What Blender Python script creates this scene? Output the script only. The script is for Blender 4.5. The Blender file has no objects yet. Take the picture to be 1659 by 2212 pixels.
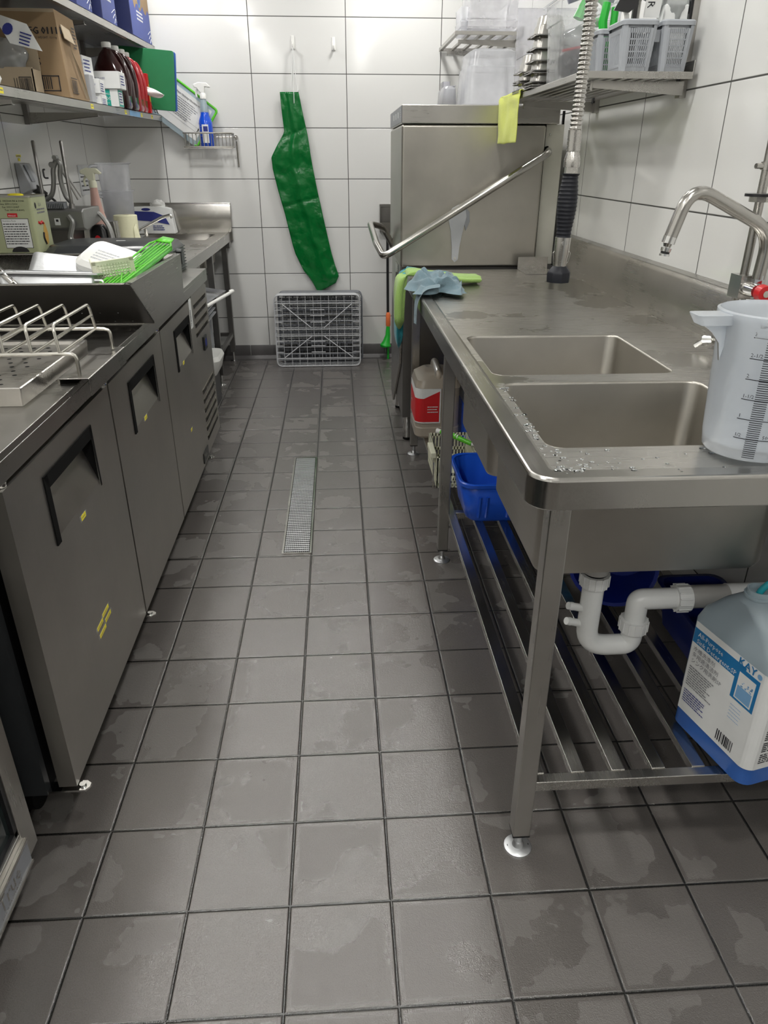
import bpy, math, random
from mathutils import Vector, Matrix, Euler, noise
random.seed(7)
C = bpy.context.scene.collection
PI = math.pi
# ---------------------------------------------------------------- camera
cd = bpy.data.cameras.new('camera'); cam = bpy.data.objects.new('camera', cd); C.objects.link(cam)
_p, _y, _r = 0.4561, -0.0614, 0.0016
def _rz(v): return Vector((math.cos(_y)*v[0]-math.sin(_y)*v[1], math.sin(_y)*v[0]+math.cos(_y)*v[1], v[2]))
_f, _u, _ri = _rz((0, math.cos(_p), -math.sin(_p))), _rz((0, math.sin(_p), math.cos(_p))), _rz((1, 0, 0))
_r2 = _ri*math.cos(_r)+_u*math.sin(_r); _u2 = -_ri*math.sin(_r)+_u*math.cos(_r)
cam.matrix_world = Matrix(((_r2[0], _u2[0], -_f[0], .129765), (_r2[1], _u2[1], -_f[1], -.964258), (_r2[2], _u2[2], -_f[2], 1.3563), (0, 0, 0, 1)))
cd.sensor_fit = 'HORIZONTAL'; cd.sensor_width = 36; cd.lens = 1554.19/1659*36; cd.clip_start = .02
bpy.context.scene.camera = cam
# ---------------------------------------------------------------- world, exposure
sc = bpy.context.scene
w = bpy.data.worlds.new('world'); sc.world = w; w.use_nodes = True
w.node_tree.nodes['Background'].inputs[0].default_value = (.9, .95, 1, 1)
w.node_tree.nodes['Background'].inputs[1].default_value = .05
sc.view_settings.view_transform = 'Standard'; sc.view_settings.look = 'None'
sc.view_settings.gamma = 1; sc.view_settings.use_curve_mapping = False
sc.view_settings.exposure = 0.12
LAMP = 86.0            # emission of each ceiling downlight
LAMPS = [(x, y) for y in (3.95, 2.5, 1.05, -.4, -1.85, -3.2) for x in (-.8, .52)]

# ---------------------------------------------------------------- materials
def srgb(r, g, b):
    f = lambda c: (c/255/12.92) if c/255 <= .04045 else ((c/255+.055)/1.055)**2.4
    return (f(r), f(g), f(b), 1)
class NT:
    def __init__(s, name):
        s.m = bpy.data.materials.new(name); s.m.use_nodes = True
        s.t = s.m.node_tree; s.b = s.t.nodes['Principled BSDF']; s.out = s.t.nodes['Material Output']
    def n(s, kind, **kw):
        nd = s.t.nodes.new('ShaderNode'+kind)
        for k, v in kw.items(): setattr(nd, k, v)
        return nd
    def l(s, a, b): s.t.links.new(a, b)
    def math(s, op, a, b=None, c=None):
        nd = s.n('Math', operation=op)
        for i, v in enumerate((a, b, c)):
            if v is None: continue
            if isinstance(v, (int, float)): nd.inputs[i].default_value = v
            else: s.l(v, nd.inputs[i])
        return nd.outputs[0]
    def mix(s, fac, a, b):
        nd = s.n('Mix', data_type='RGBA')
        for sock, v in ((nd.inputs[0], fac), (nd.inputs[6], a), (nd.inputs[7], b)):
            if isinstance(v, (int, float)): sock.default_value = v
            elif isinstance(v, tuple): sock.default_value = v
            else: s.l(v, sock)
        return nd.outputs[2]
    def noise(s, vec, scale, detail=2, rough=.5):
        nd = s.n('TexNoise'); nd.inputs['Scale'].default_value = scale
        nd.inputs['Detail'].default_value = detail; nd.inputs['Roughness'].default_value = rough
        s.l(vec, nd.inputs['Vector']); return nd.outputs[0]
    def ramp(s, v, a, b, lo=0., hi=1.):
        nd = s.n('MapRange'); nd.inputs[1].default_value = a; nd.inputs[2].default_value = b
        nd.inputs[3].default_value = lo; nd.inputs[4].default_value = hi
        s.l(v, nd.inputs[0]); return nd.outputs[0]
    def bump(s, h, strength, dist, normal=None):
        nd = s.n('Bump'); nd.inputs['Strength'].default_value = strength; nd.inputs['Distance'].default_value = dist
        s.l(h, nd.inputs['Height'])
        if normal is not None: s.l(normal, nd.inputs['Normal'])
        return nd.outputs[0]
def plain(name, col, rough=.5, metal=0, spec=.5, bump=None, mottle=.06, trans=0, alpha=1, emit=0, coat=0):
    k = NT(name); b = k.b
    b.inputs['Roughness'].default_value = rough; b.inputs['Metallic'].default_value = metal
    b.inputs['Specular IOR Level'].default_value = spec
    if trans: b.inputs['Transmission Weight'].default_value = trans
    if coat: b.inputs['Coat Weight'].default_value = coat
    if emit: b.inputs['Emission Color'].default_value = col; b.inputs['Emission Strength'].default_value = emit
    b.inputs['Alpha'].default_value = alpha
    g = k.n('NewGeometry')
    v = k.noise(g.outputs['Position'], 14, 3)
    dark = tuple(c*(1-mottle*1.6) for c in col[:3])+(1,); light = tuple(min(1, c*(1+mottle)) for c in col[:3])+(1,)
    k.l(k.mix(v, dark, light), b.inputs['Base Color'])
    if bump: k.l(k.bump(k.noise(g.outputs['Position'], bump[0], 3), bump[1], bump[2]), b.inputs['Normal'])
    return k.m
def steel(name, col=(.47, .455, .425), rough=.3, axis=0, scratch=.5):
    k = NT(name); b = k.b; b.inputs['Metallic'].default_value = 1
    g = k.n('NewGeometry'); mp = k.n('Mapping')
    s = [90, 90, 90]; s[axis] = .8; mp.inputs['Scale'].default_value = s
    k.l(g.outputs['Position'], mp.inputs['Vector'])
    br = k.noise(mp.outputs[0], 5, 3)
    big = k.noise(g.outputs['Position'], 3.5, 4, .6)
    k.l(k.mix(k.ramp(big, .3, .7), tuple(c*.86 for c in col)+(1,), tuple(c*1.05 for c in col)+(1,)), b.inputs['Base Color'])
    r = k.math('ADD', k.math('MULTIPLY', br, .12), k.math('MULTIPLY', big, .2))
    k.l(k.math('ADD', r, rough-.16), b.inputs['Roughness'])
    k.l(k.bump(br, .07*scratch*2, .0005), b.inputs['Normal'])
    return k.m
def wet_steel(name):
    k = NT(name); b = k.b; b.inputs['Metallic'].default_value = 1
    g = k.n('NewGeometry'); P = g.outputs['Position']
    mp = k.n('Mapping'); mp.inputs['Scale'].default_value = (1.5, 50, 50); k.l(P, mp.inputs['Vector'])
    br = k.noise(mp.outputs[0], 4, 3)
    wet = k.ramp(k.noise(P, 3.2, 4, .6), .57, .60)
    big = k.noise(P, 3, 3)
    col = k.mix(big, (.47, .455, .425, 1), (.66, .645, .61, 1))
    k.l(k.mix(k.math('MULTIPLY', wet, .22), col, (.36, .345, .315, 1)), b.inputs['Base Color'])
    k.l(k.math('ADD', k.math('MULTIPLY', br, .14), k.math('MULTIPLY_ADD', wet, -.07, .22)), b.inputs['Roughness'])
    k.l(k.bump(k.math('ADD', k.math('MULTIPLY', br, .3), k.math('MULTIPLY', wet, .4)), .12, .0006), b.inputs['Normal'])
    return k.m
def wall_tile(name, hax, u0, tu, v0, tv, col=(.70, .70, .685, 1)):
    k = NT(name); b = k.b
    g = k.n('NewGeometry'); sp = k.n('SeparateXYZ'); k.l(g.outputs['Position'], sp.inputs[0])
    def dist(sock, o, t):
        f = k.math('FRACT', k.math('DIVIDE', k.math('SUBTRACT', sock, o-200*t), t))
        return k.math('MULTIPLY', k.math('MINIMUM', f, k.math('SUBTRACT', 1, f)), t)
    d = k.math('MINIMUM', dist(sp.outputs[hax], u0, tu), dist(sp.outputs[2], v0, tv))
    fac = k.ramp(d, .0018, .0028)
    k.l(k.mix(fac, (.055, .055, .05, 1), col), b.inputs['Base Color'])
    k.l(k.math('MULTIPLY_ADD', fac, -.62, .72), b.inputs['Roughness'])
    wav = k.noise(g.outputs['Position'], 2.2, 1)
    n1 = k.bump(wav, .06, .05)
    k.l(k.bump(k.ramp(d, .001, .004), .5, .0015, n1), b.inputs['Normal'])
    return k.m
def floor_tile(name, T=.205):
    k = NT(name); b = k.b
    g = k.n('NewGeometry'); P = g.outputs['Position']; sp = k.n('SeparateXYZ'); k.l(P, sp.inputs[0])
    def cell(sock):
        q = k.math('DIVIDE', k.math('ADD', sock, T*200), T)
        f = k.math('FRACT', q)
        return k.math('MULTIPLY', k.math('MINIMUM', f, k.math('SUBTRACT', 1, f)), T), k.math('FLOOR', q)
    dx, cx = cell(sp.outputs[0]); dy, cy = cell(sp.outputs[1])
    d = k.math('MINIMUM', dx, dy); fac = k.ramp(d, .0024, .0034)
    cv = k.n('CombineXYZ'); k.l(cx, cv.inputs[0]); k.l(cy, cv.inputs[1])
    wn = k.n('TexWhiteNoise'); k.l(cv.outputs[0], wn.inputs['Vector'])
    # water patches: break up from tile to tile as well
    off = k.n('VectorMath', operation='SCALE'); k.l(wn.outputs['Color'], off.inputs[0]); off.inputs['Scale'].default_value = .13
    pv = k.n('VectorMath', operation='ADD'); k.l(P, pv.inputs[0]); k.l(off.outputs[0], pv.inputs[1])
    patch = k.noise(pv.outputs[0], 4.2, 4, .52)
    dry = k.ramp(patch, .53, .552)
    dry = k.math('MULTIPLY', dry, k.ramp(d, .006, .016))
    speck = k.noise(P, 420, 2)
    grain = k.noise(P, 150, 3, .6)
    c1 = k.mix(speck, (.088, .080, .074, 1), (.140, .128, .119, 1))
    c2 = k.mix(speck, (.120, .110, .102, 1), (.172, .160, .150, 1))
    c = k.mix(dry, c1, c2)
    c = k.mix(k.math('MULTIPLY', wn.outputs['Value'], .12), c, (.09, .085, .08, 1))
    k.l(k.mix(fac, (.012, .0115, .011, 1), c), b.inputs['Base Color'])
    rw = k.math('MULTIPLY_ADD', dry, .26, .10)
    k.l(k.math('ADD', rw, k.math('MULTIPLY', k.noise(P, 5, 2), .08)), b.inputs['Roughness'])
    b.inputs['Specular IOR Level'].default_value = .75
    k.l(k.math('MULTIPLY_ADD', dry, -.45, .75), b.inputs['Coat Weight']); b.inputs['Coat Roughness'].default_value = .06; b.inputs['Coat IOR'].default_value = 1.45
    h = k.math('ADD', k.math('MULTIPLY', grain, .5), k.math('MULTIPLY', speck, .6))
    n1 = k.bump(h, .9, .0014)
    nn = k.bump(k.ramp(d, .001, .0045), .8, .002, n1)
    k.l(nn, b.inputs['Normal']); k.l(nn, b.inputs['Coat Normal'])
    return k.m
def milky(name, col, clear=.45, rough=.25, clarity=.3):
    """thin translucent plastic: diffuse + translucent + see-through share"""
    k = NT(name); t = k.t; t.nodes.remove(k.b)
    df = k.n('BsdfDiffuse'); df.inputs[0].default_value = col
    tl = k.n('BsdfTranslucent'); tl.inputs[0].default_value = col
    gl = k.n('BsdfGlossy'); gl.inputs['Roughness'].default_value = rough
    tr = k.n('BsdfTransparent'); tr.inputs[0].default_value = tuple(.5+.5*c for c in col[:3])+(1,)
    m1 = k.n('MixShader'); m1.inputs[0].default_value = .55; k.l(df.outputs[0], m1.inputs[1]); k.l(tl.outputs[0], m1.inputs[2])
    g = k.n('NewGeometry')
    m2 = k.n('MixShader'); k.l(k.ramp(k.noise(g.outputs['Position'], 9, 3), .3, .7, clear*.85, min(1, clear*1.15)), m2.inputs[0])
    k.l(m1.outputs[0], m2.inputs[1]); k.l(tr.outputs[0], m2.inputs[2])
    fr = k.n('Fresnel'); fr.inputs[0].default_value = 1.45
    m3 = k.n('MixShader'); k.l(k.math('MULTIPLY_ADD', fr.outputs[0], .8, .02), m3.inputs[0]); k.l(m2.outputs[0], m3.inputs[1]); k.l(gl.outputs[0], m3.inputs[2])
    k.l(m3.outputs[0], k.out.inputs[0]); return k.m
def fabric(name, col):
    k = NT(name); b = k.b; g = k.n('NewGeometry'); P = g.outputs['Position']
    a = k.noise(P, 380, 2); c = k.noise(P, 30, 3)
    k.l(k.mix(a, tuple(x*.72 for x in col[:3])+(1,), tuple(min(1, x*1.15) for x in col[:3])+(1,)), b.inputs['Base Color'])
    b.inputs['Roughness'].default_value = .95; b.inputs['Specular IOR Level'].default_value = .1
    b.inputs['Sheen Weight'].default_value = .3
    k.l(k.bump(k.math('ADD', a, k.math('MULTIPLY', c, .5)), .7, .003), b.inputs['Normal']); return k.m

M = {}
M['floor'] = floor_tile('wet quarry tile')
M['wall_back'] = wall_tile('white wall tile back', 0, .2155, .611, 1.541, .3085)
M['wall_left'] = wall_tile('white wall tile left', 1, 3.39, .575, 1.541, .3085)
M['wall_right'] = wall_tile('white wall tile right', 1, 1.22, .595, 1.545, .33)
M['wall_plain'] = plain('unseen grey wall', (.20, .195, .185, 1), .6)  # unseen wall; its grey is made up to darken reflections in the steel
M['ceiling'] = plain('white ceiling board', (.78, .78, .77, 1), .8)
M['skirt'] = plain('dark skirting tile', srgb(78, 76, 76), .4, bump=(150, .3, .001))
M['steel'] = steel('brushed steel', axis=1)
M['steelx'] = steel('brushed steel across', axis=0)
M['steelv'] = steel('brushed steel upright', axis=2)
M['hood'] = steel('satin steel hood', (.46, .44, .395), .36, axis=2, scratch=.2)
M['door'] = steel('dull door steel', (.46, .44, .405), .40, axis=2, scratch=.3)
M['wet'] = wet_steel('wet worktop steel')
M['bowl'] = steel('pitted bowl steel', (.42, .40, .36), .34, axis=1)
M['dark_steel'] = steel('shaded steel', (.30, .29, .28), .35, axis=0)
M['shiny'] = steel('polished steel', (.50, .485, .455), .24, axis=1, scratch=.2)
M['chrome'] = plain('chrome', (.78, .78, .77, 1), .09, 1, mottle=.02)
M['wire'] = plain('bare wire', (.70, .68, .62, 1), .25, 1, mottle=.02)
M['dull_wire'] = plain('dull wire', (.34, .33, .30, 1), .35, .7, mottle=.02)
M['cast'] = plain('cast aluminium', (.30, .30, .29, 1), .38, .7)
M['alu'] = plain('dull aluminium', (.72, .73, .74, 1), .42, 1, bump=(60, .3, .002), mottle=.15)
M['black'] = plain('black plastic', (.012, .012, .013, 1), .35)
M['black_grip'] = plain('satin black rubber', (.012, .013, .018, 1), .45, spec=.3)
M['black_rough'] = plain('black rubber', (.006, .006, .006, 1), .75, spec=.12)
M['glass_dark'] = plain('dark glass door', (.015, .022, .022, 1), .08)
M['charcoal'] = plain('charcoal plastic', (.03, .032, .034, 1), .28)
M['white'] = plain('white plastic', (.82, .82, .79, 1), .35)
M['cream'] = plain('cream plastic', (.72, .72, .56, 1), .45)
M['pvc'] = plain('white drain plastic', (.74, .75, .74, 1), .22)
M['pvc_grey'] = plain('grey drain plastic', (.36, .35, .33, 1), .35)
M['beige_panel'] = plain('cream painted panel', (.60, .59, .52, 1), .3)
M['grey_plastic'] = plain('grey plastic', (.40, .41, .43, 1), .4)
M['grey_mid'] = plain('mid grey plastic', (.25, .26, .28, 1), .4)
M['basket'] = plain('pale grey basket plastic', (.38, .40, .43, 1), .4)
M['rackgrey'] = plain('grey dish rack plastic', (.52, .53, .55, 1), .4)
M['rackdark'] = plain('dark inner rack plastic', (.16, .17, .19, 1), .45)
M['green_pvc'] = plain('green vinyl', (.001, .125, .022, 1), .2, bump=(16, .5, .012), spec=.4)
M['green_board'] = plain('green board', (.012, .20, .07, 1), .45)
M['blue_board'] = plain('blue board', (.03, .12, .45, 1), .45)
M['lime'] = plain('lime plastic', (.12, .58, .03, 1), .35)
M['lime_dark'] = plain('leaf green plastic', (.04, .30, .01, 1), .4)
M['green_tool'] = plain('green handle plastic', (.01, .42, .03, 1), .35)
M['orange'] = plain('orange plastic', (.85, .20, .06, 1), .4)
M['blue'] = plain('blue tub plastic', (.012, .10, .66, 1), .3)
M['blue_dark'] = plain('deep blue plastic', (.004, .02, .24, 1), .4)
M['navy'] = plain('navy plastic', (.005, .015, .14, 1), .3)
M['teal_plastic'] = plain('teal tube', (.02, .32, .38, 1), .3)
M['red'] = plain('red plastic', (.55, .01, .015, 1), .35)
M['yellow'] = plain('yellow sticker', (.92, .80, .03, 1), .5)
M['label_white'] = plain('white label', (.78, .79, .78, 1), .5)
M['label_blue'] = plain('blue label ink', (.005, .17, .42, 1), .5)
M['label_pale'] = plain('pale blue ink', (.20, .40, .65, 1), .5)
M['ink'] = plain('black ink', (.015, .015, .02, 1), .6)
M['ink_grey'] = plain('grey ink', (.22, .22, .24, 1), .6)
M['ink_blue'] = plain('navy ink', (.02, .03, .22, 1), .6)
M['label_red'] = plain('red label', (.62, .015, .02, 1), .45)
M['teal_ink'] = plain('teal label', (.01, .38, .30, 1), .5)
M['card'] = plain('brown cardboard', (.30, .205, .115, 1), .85, bump=(60, .2, .001))
M['card_light'] = plain('pale cardboard', (.42, .34, .24, 1), .85)
M['blue_card'] = plain('blue printed card', (.035, .065, .30, 1), .5)
M['navy_card'] = plain('navy printed card', (.012, .02, .10, 1), .5)
M['paper'] = plain('white paper', (.80, .80, .78, 1), .8)
M['roll'] = plain('cream paper roll', (.74, .73, .52, 1), .9, bump=(90, .4, .002))
M['tin'] = plain('pale olive printed tin', (.42, .45, .27, 1), .3)
M['tinmetal'] = plain('tin top', (.45, .44, .40, 1), .35, 1)
M['gold'] = plain('ochre ink', (.55, .32, .06, 1), .5)
M['sauce'] = plain('brown sauce bottle', (.028, .008, .008, 1), .15, coat=.4)
M['sauce_red'] = plain('red sauce bottle', (.36, .012, .018, 1), .2, coat=.3)
M['pink'] = plain('pink liquid', (.58, .36, .31, 1), .3)
M['caulk'] = plain('wall notice', (.60, .61, .62, 1), .3)
M['clear'] = milky('clear container plastic', (.90, .90, .94, 1), .70, .1)
M['clear3'] = milky('see-through bin plastic', (.90, .91, .93, 1), .70, .08)
M['clear2'] = milky('hazy container plastic', (.90, .91, .95, 1), .48, .15)
M['jug'] = milky('milky jug plastic', (.90, .94, .985, 1), .30, .2)
M['bottle_hazy'] = milky('hazy bottle plastic', (.66, .78, .84, 1), .12, .25)
M['blue_liquid'] = plain('blue detergent', (.035, .13, .46, 1), .2)
M['spray_blue'] = plain('blue cleaner', (.01, .08, .62, 1), .15, coat=.3)
M['can_white'] = milky('off white jerrycan', (.74, .66, .55, 1), .05, .3)
M['can_clear'] = milky('hazy jerrycan', (.58, .66, .74, 1), .12, .3)
M['clear_bag'] = milky('clear plastic bag', (.7, .72, .72, 1), .5, .1)
M['c_yellow'] = fabric('yellow microfibre', (.62, .68, .08))
M['c_lime'] = fabric('lime microfibre', (.33, .52, .14))
M['c_blue'] = fabric('grey blue microfibre', (.17, .25, .29))
M['c_teal'] = fabric('teal microfibre', (.03, .27, .32))
M['glow'] = plain('lamp diffuser', (1, .985, .95, 1), .5, emit=LAMP, mottle=0)

# ---------------------------------------------------------------- mesh builder
_tcache = {}
def text_mesh(s, size):
    key = (s, size)
    if key not in _tcache:
        cu = bpy.data.curves.new('t', 'FONT'); cu.body = s; cu.size = size; cu.resolution_u = 1
        ob = bpy.data.objects.new('t', cu); C.objects.link(ob)
        dg = bpy.context.evaluated_depsgraph_get(); me = ob.evaluated_get(dg).to_mesh()
        _tcache[key] = ([tuple(v.co) for v in me.vertices], [tuple(p.vertices) for p in me.polygons])
        ob.evaluated_get(dg).to_mesh_clear(); bpy.data.objects.remove(ob); bpy.data.curves.remove(cu)
    return _tcache[key]
def wloc(o):
    v = Vector((0, 0, 0))
    while o is not None: v += o.location; o = o.parent
    return v
def fillet(pts, rad, n=5, closed=False):
    pts = [Vector(p) for p in pts]; out = []; N = len(pts)
    for i, p in enumerate(pts):
        if not closed and i in (0, N-1): out.append(p); continue
        a = (pts[i-1]-p); b = (pts[(i+1) % N]-p); la, lb = a.length, b.length
        r = min(rad, la*.49, lb*.49); a = p+a.normalized()*r; b = p+b.normalized()*r
        for j in range(n+1):
            t = j/n; out.append(a*(1-t)**2+p*2*t*(1-t)+b*t*t)
    return out
class MB:
    def __init__(s, T=None): s.V = []; s.F = []; s.M = []; s.T = T; s.mi = 0
    def add(s, vs, fs, mi=None):
        b = len(s.V); mi = s.mi if mi is None else mi
        for v in vs:
            v = Vector(v); s.V.append(s.T @ v if s.T is not None else v)
        for f in fs: s.F.append(tuple(i+b for i in f)); s.M.append(mi)
        return s
    def box(s, x0, x1, y0, y1, z0, z1, mi=None):
        vs = [(x, y, z) for x in (x0, x1) for y in (y0, y1) for z in (z0, z1)]
        return s.add(vs, [(0, 1, 3, 2), (4, 6, 7, 5), (0, 4, 5, 1), (2, 3, 7, 6), (0, 2, 6, 4), (1, 5, 7, 3)], mi)
    def quad(s, a, b, c, d, mi=None): return s.add([a, b, c, d], [(0, 1, 2, 3)], mi)
    def prism(s, poly, ax, a, b, mi=None):
        n = len(poly)
        def P(u, v, w): return {'x': (w, u, v), 'y': (u, w, v), 'z': (u, v, w)}[ax]
        vs = [P(u, v, a) for u, v in poly]+[P(u, v, b) for u, v in poly]
        fs = [tuple(range(n))[::-1], tuple(range(n, 2*n))]+[(i, (i+1) % n, n+(i+1) % n, n+i) for i in range(n)]
        return s.add(vs, fs, mi)
    def tube(s, pts, r, seg=10, closed=False, mi=None, cap=True):
        pts = [Vector(p) for p in pts]; N = len(pts); rs = r if isinstance(r, (list, tuple)) else [r]*N
        rings = []; up = None
        for i, p in enumerate(pts):
            a = pts[i-1] if (i > 0 or closed) else p; b = pts[(i+1) % N] if (i < N-1 or closed) else p
            t = (b-a).normalized()
            if up is None:
                up = Vector((0, 0, 1)) if abs(t.z) < .9 else Vector((1, 0, 0))
            side = t.cross(up)
            if side.length < 1e-6: side = t.orthogonal()
            side.normalize(); up = side.cross(t).normalized()
            rings.append([p+(side*math.cos(2*PI*j/seg)+up*math.sin(2*PI*j/seg))*rs[i] for j in range(seg)])
        vs = [v for rg in rings for v in rg]; fs = []
        for i in range(N if closed else N-1):
            k = (i+1) % N
            for j in range(seg): fs.append((i*seg+j, i*seg+(j+1) % seg, k*seg+(j+1) % seg, k*seg+j))
        if cap and not closed: fs += [tuple(range(seg))[::-1], tuple((N-1)*seg+j for j in range(seg))]
        return s.add(vs, fs, mi)
    def lathe(s, cx, cy, prof, seg=24, mi=None, cap=True):
        vs = [(cx+r*math.cos(2*PI*j/seg), cy+r*math.sin(2*PI*j/seg), z) for r, z in prof for j in range(seg)]
        fs = []
        for i in range(len(prof)-1):
            for j in range(seg): fs.append((i*seg+j, i*seg+(j+1) % seg, (i+1)*seg+(j+1) % seg, (i+1)*seg+j))
        if cap: fs += [tuple(range(seg))[::-1], tuple((len(prof)-1)*seg+j for j in range(seg))]
        return s.add(vs, fs, mi)
    def loft(s, rings, n=5, mi=None, cap0=True, cap1=True):
        """rings: (z, x0, x1, y0, y1, corner radius)"""
        vs = []; seg = 4*(n+1)
        for z, x0, x1, y0, y1, r in rings:
            r = min(r, (x1-x0)/2-1e-5, (y1-y0)/2-1e-5)
            for cx, cy, a0 in ((x1-r, y1-r, 0), (x0+r, y1-r, 90), (x0+r, y0+r, 180), (x1-r, y0+r, 270)):
                for j in range(n+1):
                    a = math.radians(a0+90*j/n); vs.append((cx+r*math.cos(a), cy+r*math.sin(a), z))
        fs = []
        for i in range(len(rings)-1):
            for j in range(seg): fs.append((i*seg+j, i*seg+(j+1) % seg, (i+1)*seg+(j+1) % seg, (i+1)*seg+j))
        if cap0: fs.append(tuple(range(seg))[::-1])
        if cap1: fs.append(tuple((len(rings)-1)*seg+j for j in range(seg)))
        return s.add(vs, fs, mi)
    def grid(s, f, nu, nv, mi=None):
        vs = [f(i/nu, j/nv) for j in range(nv+1) for i in range(nu+1)]
        fs = [(j*(nu+1)+i, j*(nu+1)+i+1, (j+1)*(nu+1)+i+1, (j+1)*(nu+1)+i) for j in range(nv) for i in range(nu)]
        return s.add(vs, fs, mi)
    def text(s, t, size, o, u, v, mi=None, center=False):
        vs, fs = text_mesh(t, size); o, u, v = Vector(o), Vector(u).normalized(), Vector(v).normalized()
        if not vs: return s
        cx = (max(a[0] for a in vs)+min(a[0] for a in vs))/2 if center else 0
        return s.add([o+u*(a[0]-cx)+v*a[1] for a in vs], fs, mi)
    def build(s, name, mats, parent=None, bev=0, smooth=True, solid=0, sub=0, ang=35, label=None):
        if not isinstance(mats, (list, tuple)): mats = [mats]
        off = wloc(parent) if parent is not None else Vector((0, 0, 0))
        me = bpy.data.meshes.new(name); me.from_pydata([tuple(v-off) for v in s.V], [], s.F)
        for m in mats: me.materials.append(M[m])
        me.polygons.foreach_set('material_index', [min(i, len(mats)-1) for i in s.M])
        me.validate(); me.update()
        if smooth:
            me.shade_smooth(); me.set_sharp_from_angle(angle=math.radians(ang))
        o = bpy.data.objects.new(name, me); C.objects.link(o)
        if parent is not None: o.parent = parent
        if solid:
            md = o.modifiers.new('s', 'SOLIDIFY'); md.thickness = solid; md.offset = 0
        if sub:
            md = o.modifiers.new('u', 'SUBSURF'); md.levels = sub; md.render_levels = sub
        if bev:
            md = o.modifiers.new('b', 'BEVEL'); md.width = bev; md.segments = 2; md.limit_method = 'ANGLE'; md.angle_limit = math.radians(40); md.harden_normals = True
        if label: o['label'] = label
        return o
def thing(name, label, cat, loc, group=None):
    o = bpy.data.objects.new(name, None); o.empty_display_size = .05; C.objects.link(o); o.location = loc
    o['label'] = label; o['category'] = cat
    if group: o['group'] = group
    return o
def tag(o, label, cat, group=None):
    o['label'] = label; o['category'] = cat
    if group: o['group'] = group
    return o
def rebase(o, p):
    p = Vector(p); d = p-o.location
    for v in o.data.vertices: v.co -= d
    o.location = p; return o
def struct(o): o['kind'] = 'structure'; return o
def dup(root, d, label, group=None, rz=None):
    r = root.copy(); C.objects.link(r); r.location = root.location+Vector(d)
    if rz is not None: r.rotation_euler.z = rz
    r['label'] = label
    if group: r['group'] = group
    for ch in list(root.children):
        c = ch.copy(); C.objects.link(c); c.parent = r
        for g in list(ch.children):
            e = g.copy(); C.objects.link(e); e.parent = c
    return r
def TR(loc, rx=0, ry=0, rz=0): return Matrix.Translation(loc) @ Euler((rx, ry, rz)).to_matrix().to_4x4()
def bars(mb, o, u, v, n, wd, ht, mi):
    """a barcode: n bars of uneven width in a wd x ht field"""
    o, u, v = Vector(o), Vector(u), Vector(v); x = 0; rr = random.Random(5)
    while x < wd:
        b = wd/n*(.3+rr.random()*.9)
        mb.quad(o+u*x, o+u*min(wd, x+b), o+u*min(wd, x+b)+v*ht, o+u*x+v*ht, mi); x += b+wd/n*(.3+rr.random()*.8)
def lines(mb, o, u, v, rows, wd, pitch, th, mi, jag=.3, seed=1):
    """rows of tiny print"""
    o, u, v = Vector(o), Vector(u), Vector(v); rr = random.Random(seed)
    for i in range(rows):
        x = 0; W = wd*(1-rr.random()*jag)
        while x < W:
            b = wd*(.03+rr.random()*.12); a = o-v*(i*pitch)+u*x; e = o-v*(i*pitch)+u*min(W, x+b)
            mb.quad(a, e, e+v*th, a+v*th, mi); x += b+wd*.018

XL, XR, YB, YF, ZC = -1.366, 1.197, 4.475, -4.0, 2.7
# ================================================================= ROOM
struct(MB().box(XL-.1, XR+.1, YF-.1, YB+.1, -.1, 0).build('floor', 'floor', smooth=False))
struct(MB().box(XL-.1, XR+.1, YF-.1, YB+.1, ZC, ZC+.1).build('ceiling', 'ceiling', smooth=False))
struct(MB().box(XL-.1, XR+.1, YB, YB+.1, 0, ZC).build('wall_back', 'wall_back', smooth=False))
struct(MB().box(XL-.1, XL, YF, YB, 0, ZC).build('wall_left', 'wall_left', smooth=False))
struct(MB().box(XR, XR+.1, YF, YB, 0, ZC).build('wall_right', 'wall_right', smooth=False))
struct(MB().box(XL-.1, XR+.1, YF-.1, YF, 0, ZC).build('wall_front', 'wall_plain', smooth=False))
b = MB()
x = -1.35
k = 0
while x < XR-.01:
    x1 = min(XR, x+.2028); b.prism([(YB-.012, 0), (YB-.004, .006), (YB-.004, .098), (YB, .104), (YB, 0)], 'x', x, x1-.003); x = x1
b.prism([(YB-.05, 0), (YB-.02, .004), (YB-.009, .022), (YB, .03), (YB, 0)], 'x', XL, XR)
struct(b.build('baseboard_back', 'skirt'))
for i, (x, y) in enumerate(LAMPS):
    if i == 0:
        lamp0 = thing('ceiling_light', 'round white recessed ceiling light over the sink bench', 'light', (x, y, ZC), 'recessed ceiling lights')
        MB().lathe(x, y, [(.135, ZC), (.135, ZC-.006), (.118, ZC-.012), (.112, ZC-.006)], 32, cap=False).build('trim_ring', 'white', lamp0)
        MB().lathe(x, y, [(.113, ZC-.009), (.06, ZC-.010), (.001, ZC-.010)], 32).build('diffuser', 'glow', lamp0)
    else:
        dup(lamp0, (x-LAMPS[0][0], y-LAMPS[0][1], 0), 'round white recessed ceiling light, number %s of the %s row' % (['one', 'two', 'three', 'four', 'five', 'six'][i//2], ['left', 'right'][i % 2]), 'recessed ceiling lights')
lamp0['label'] = 'round white recessed ceiling light, number one of the left row'

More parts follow.
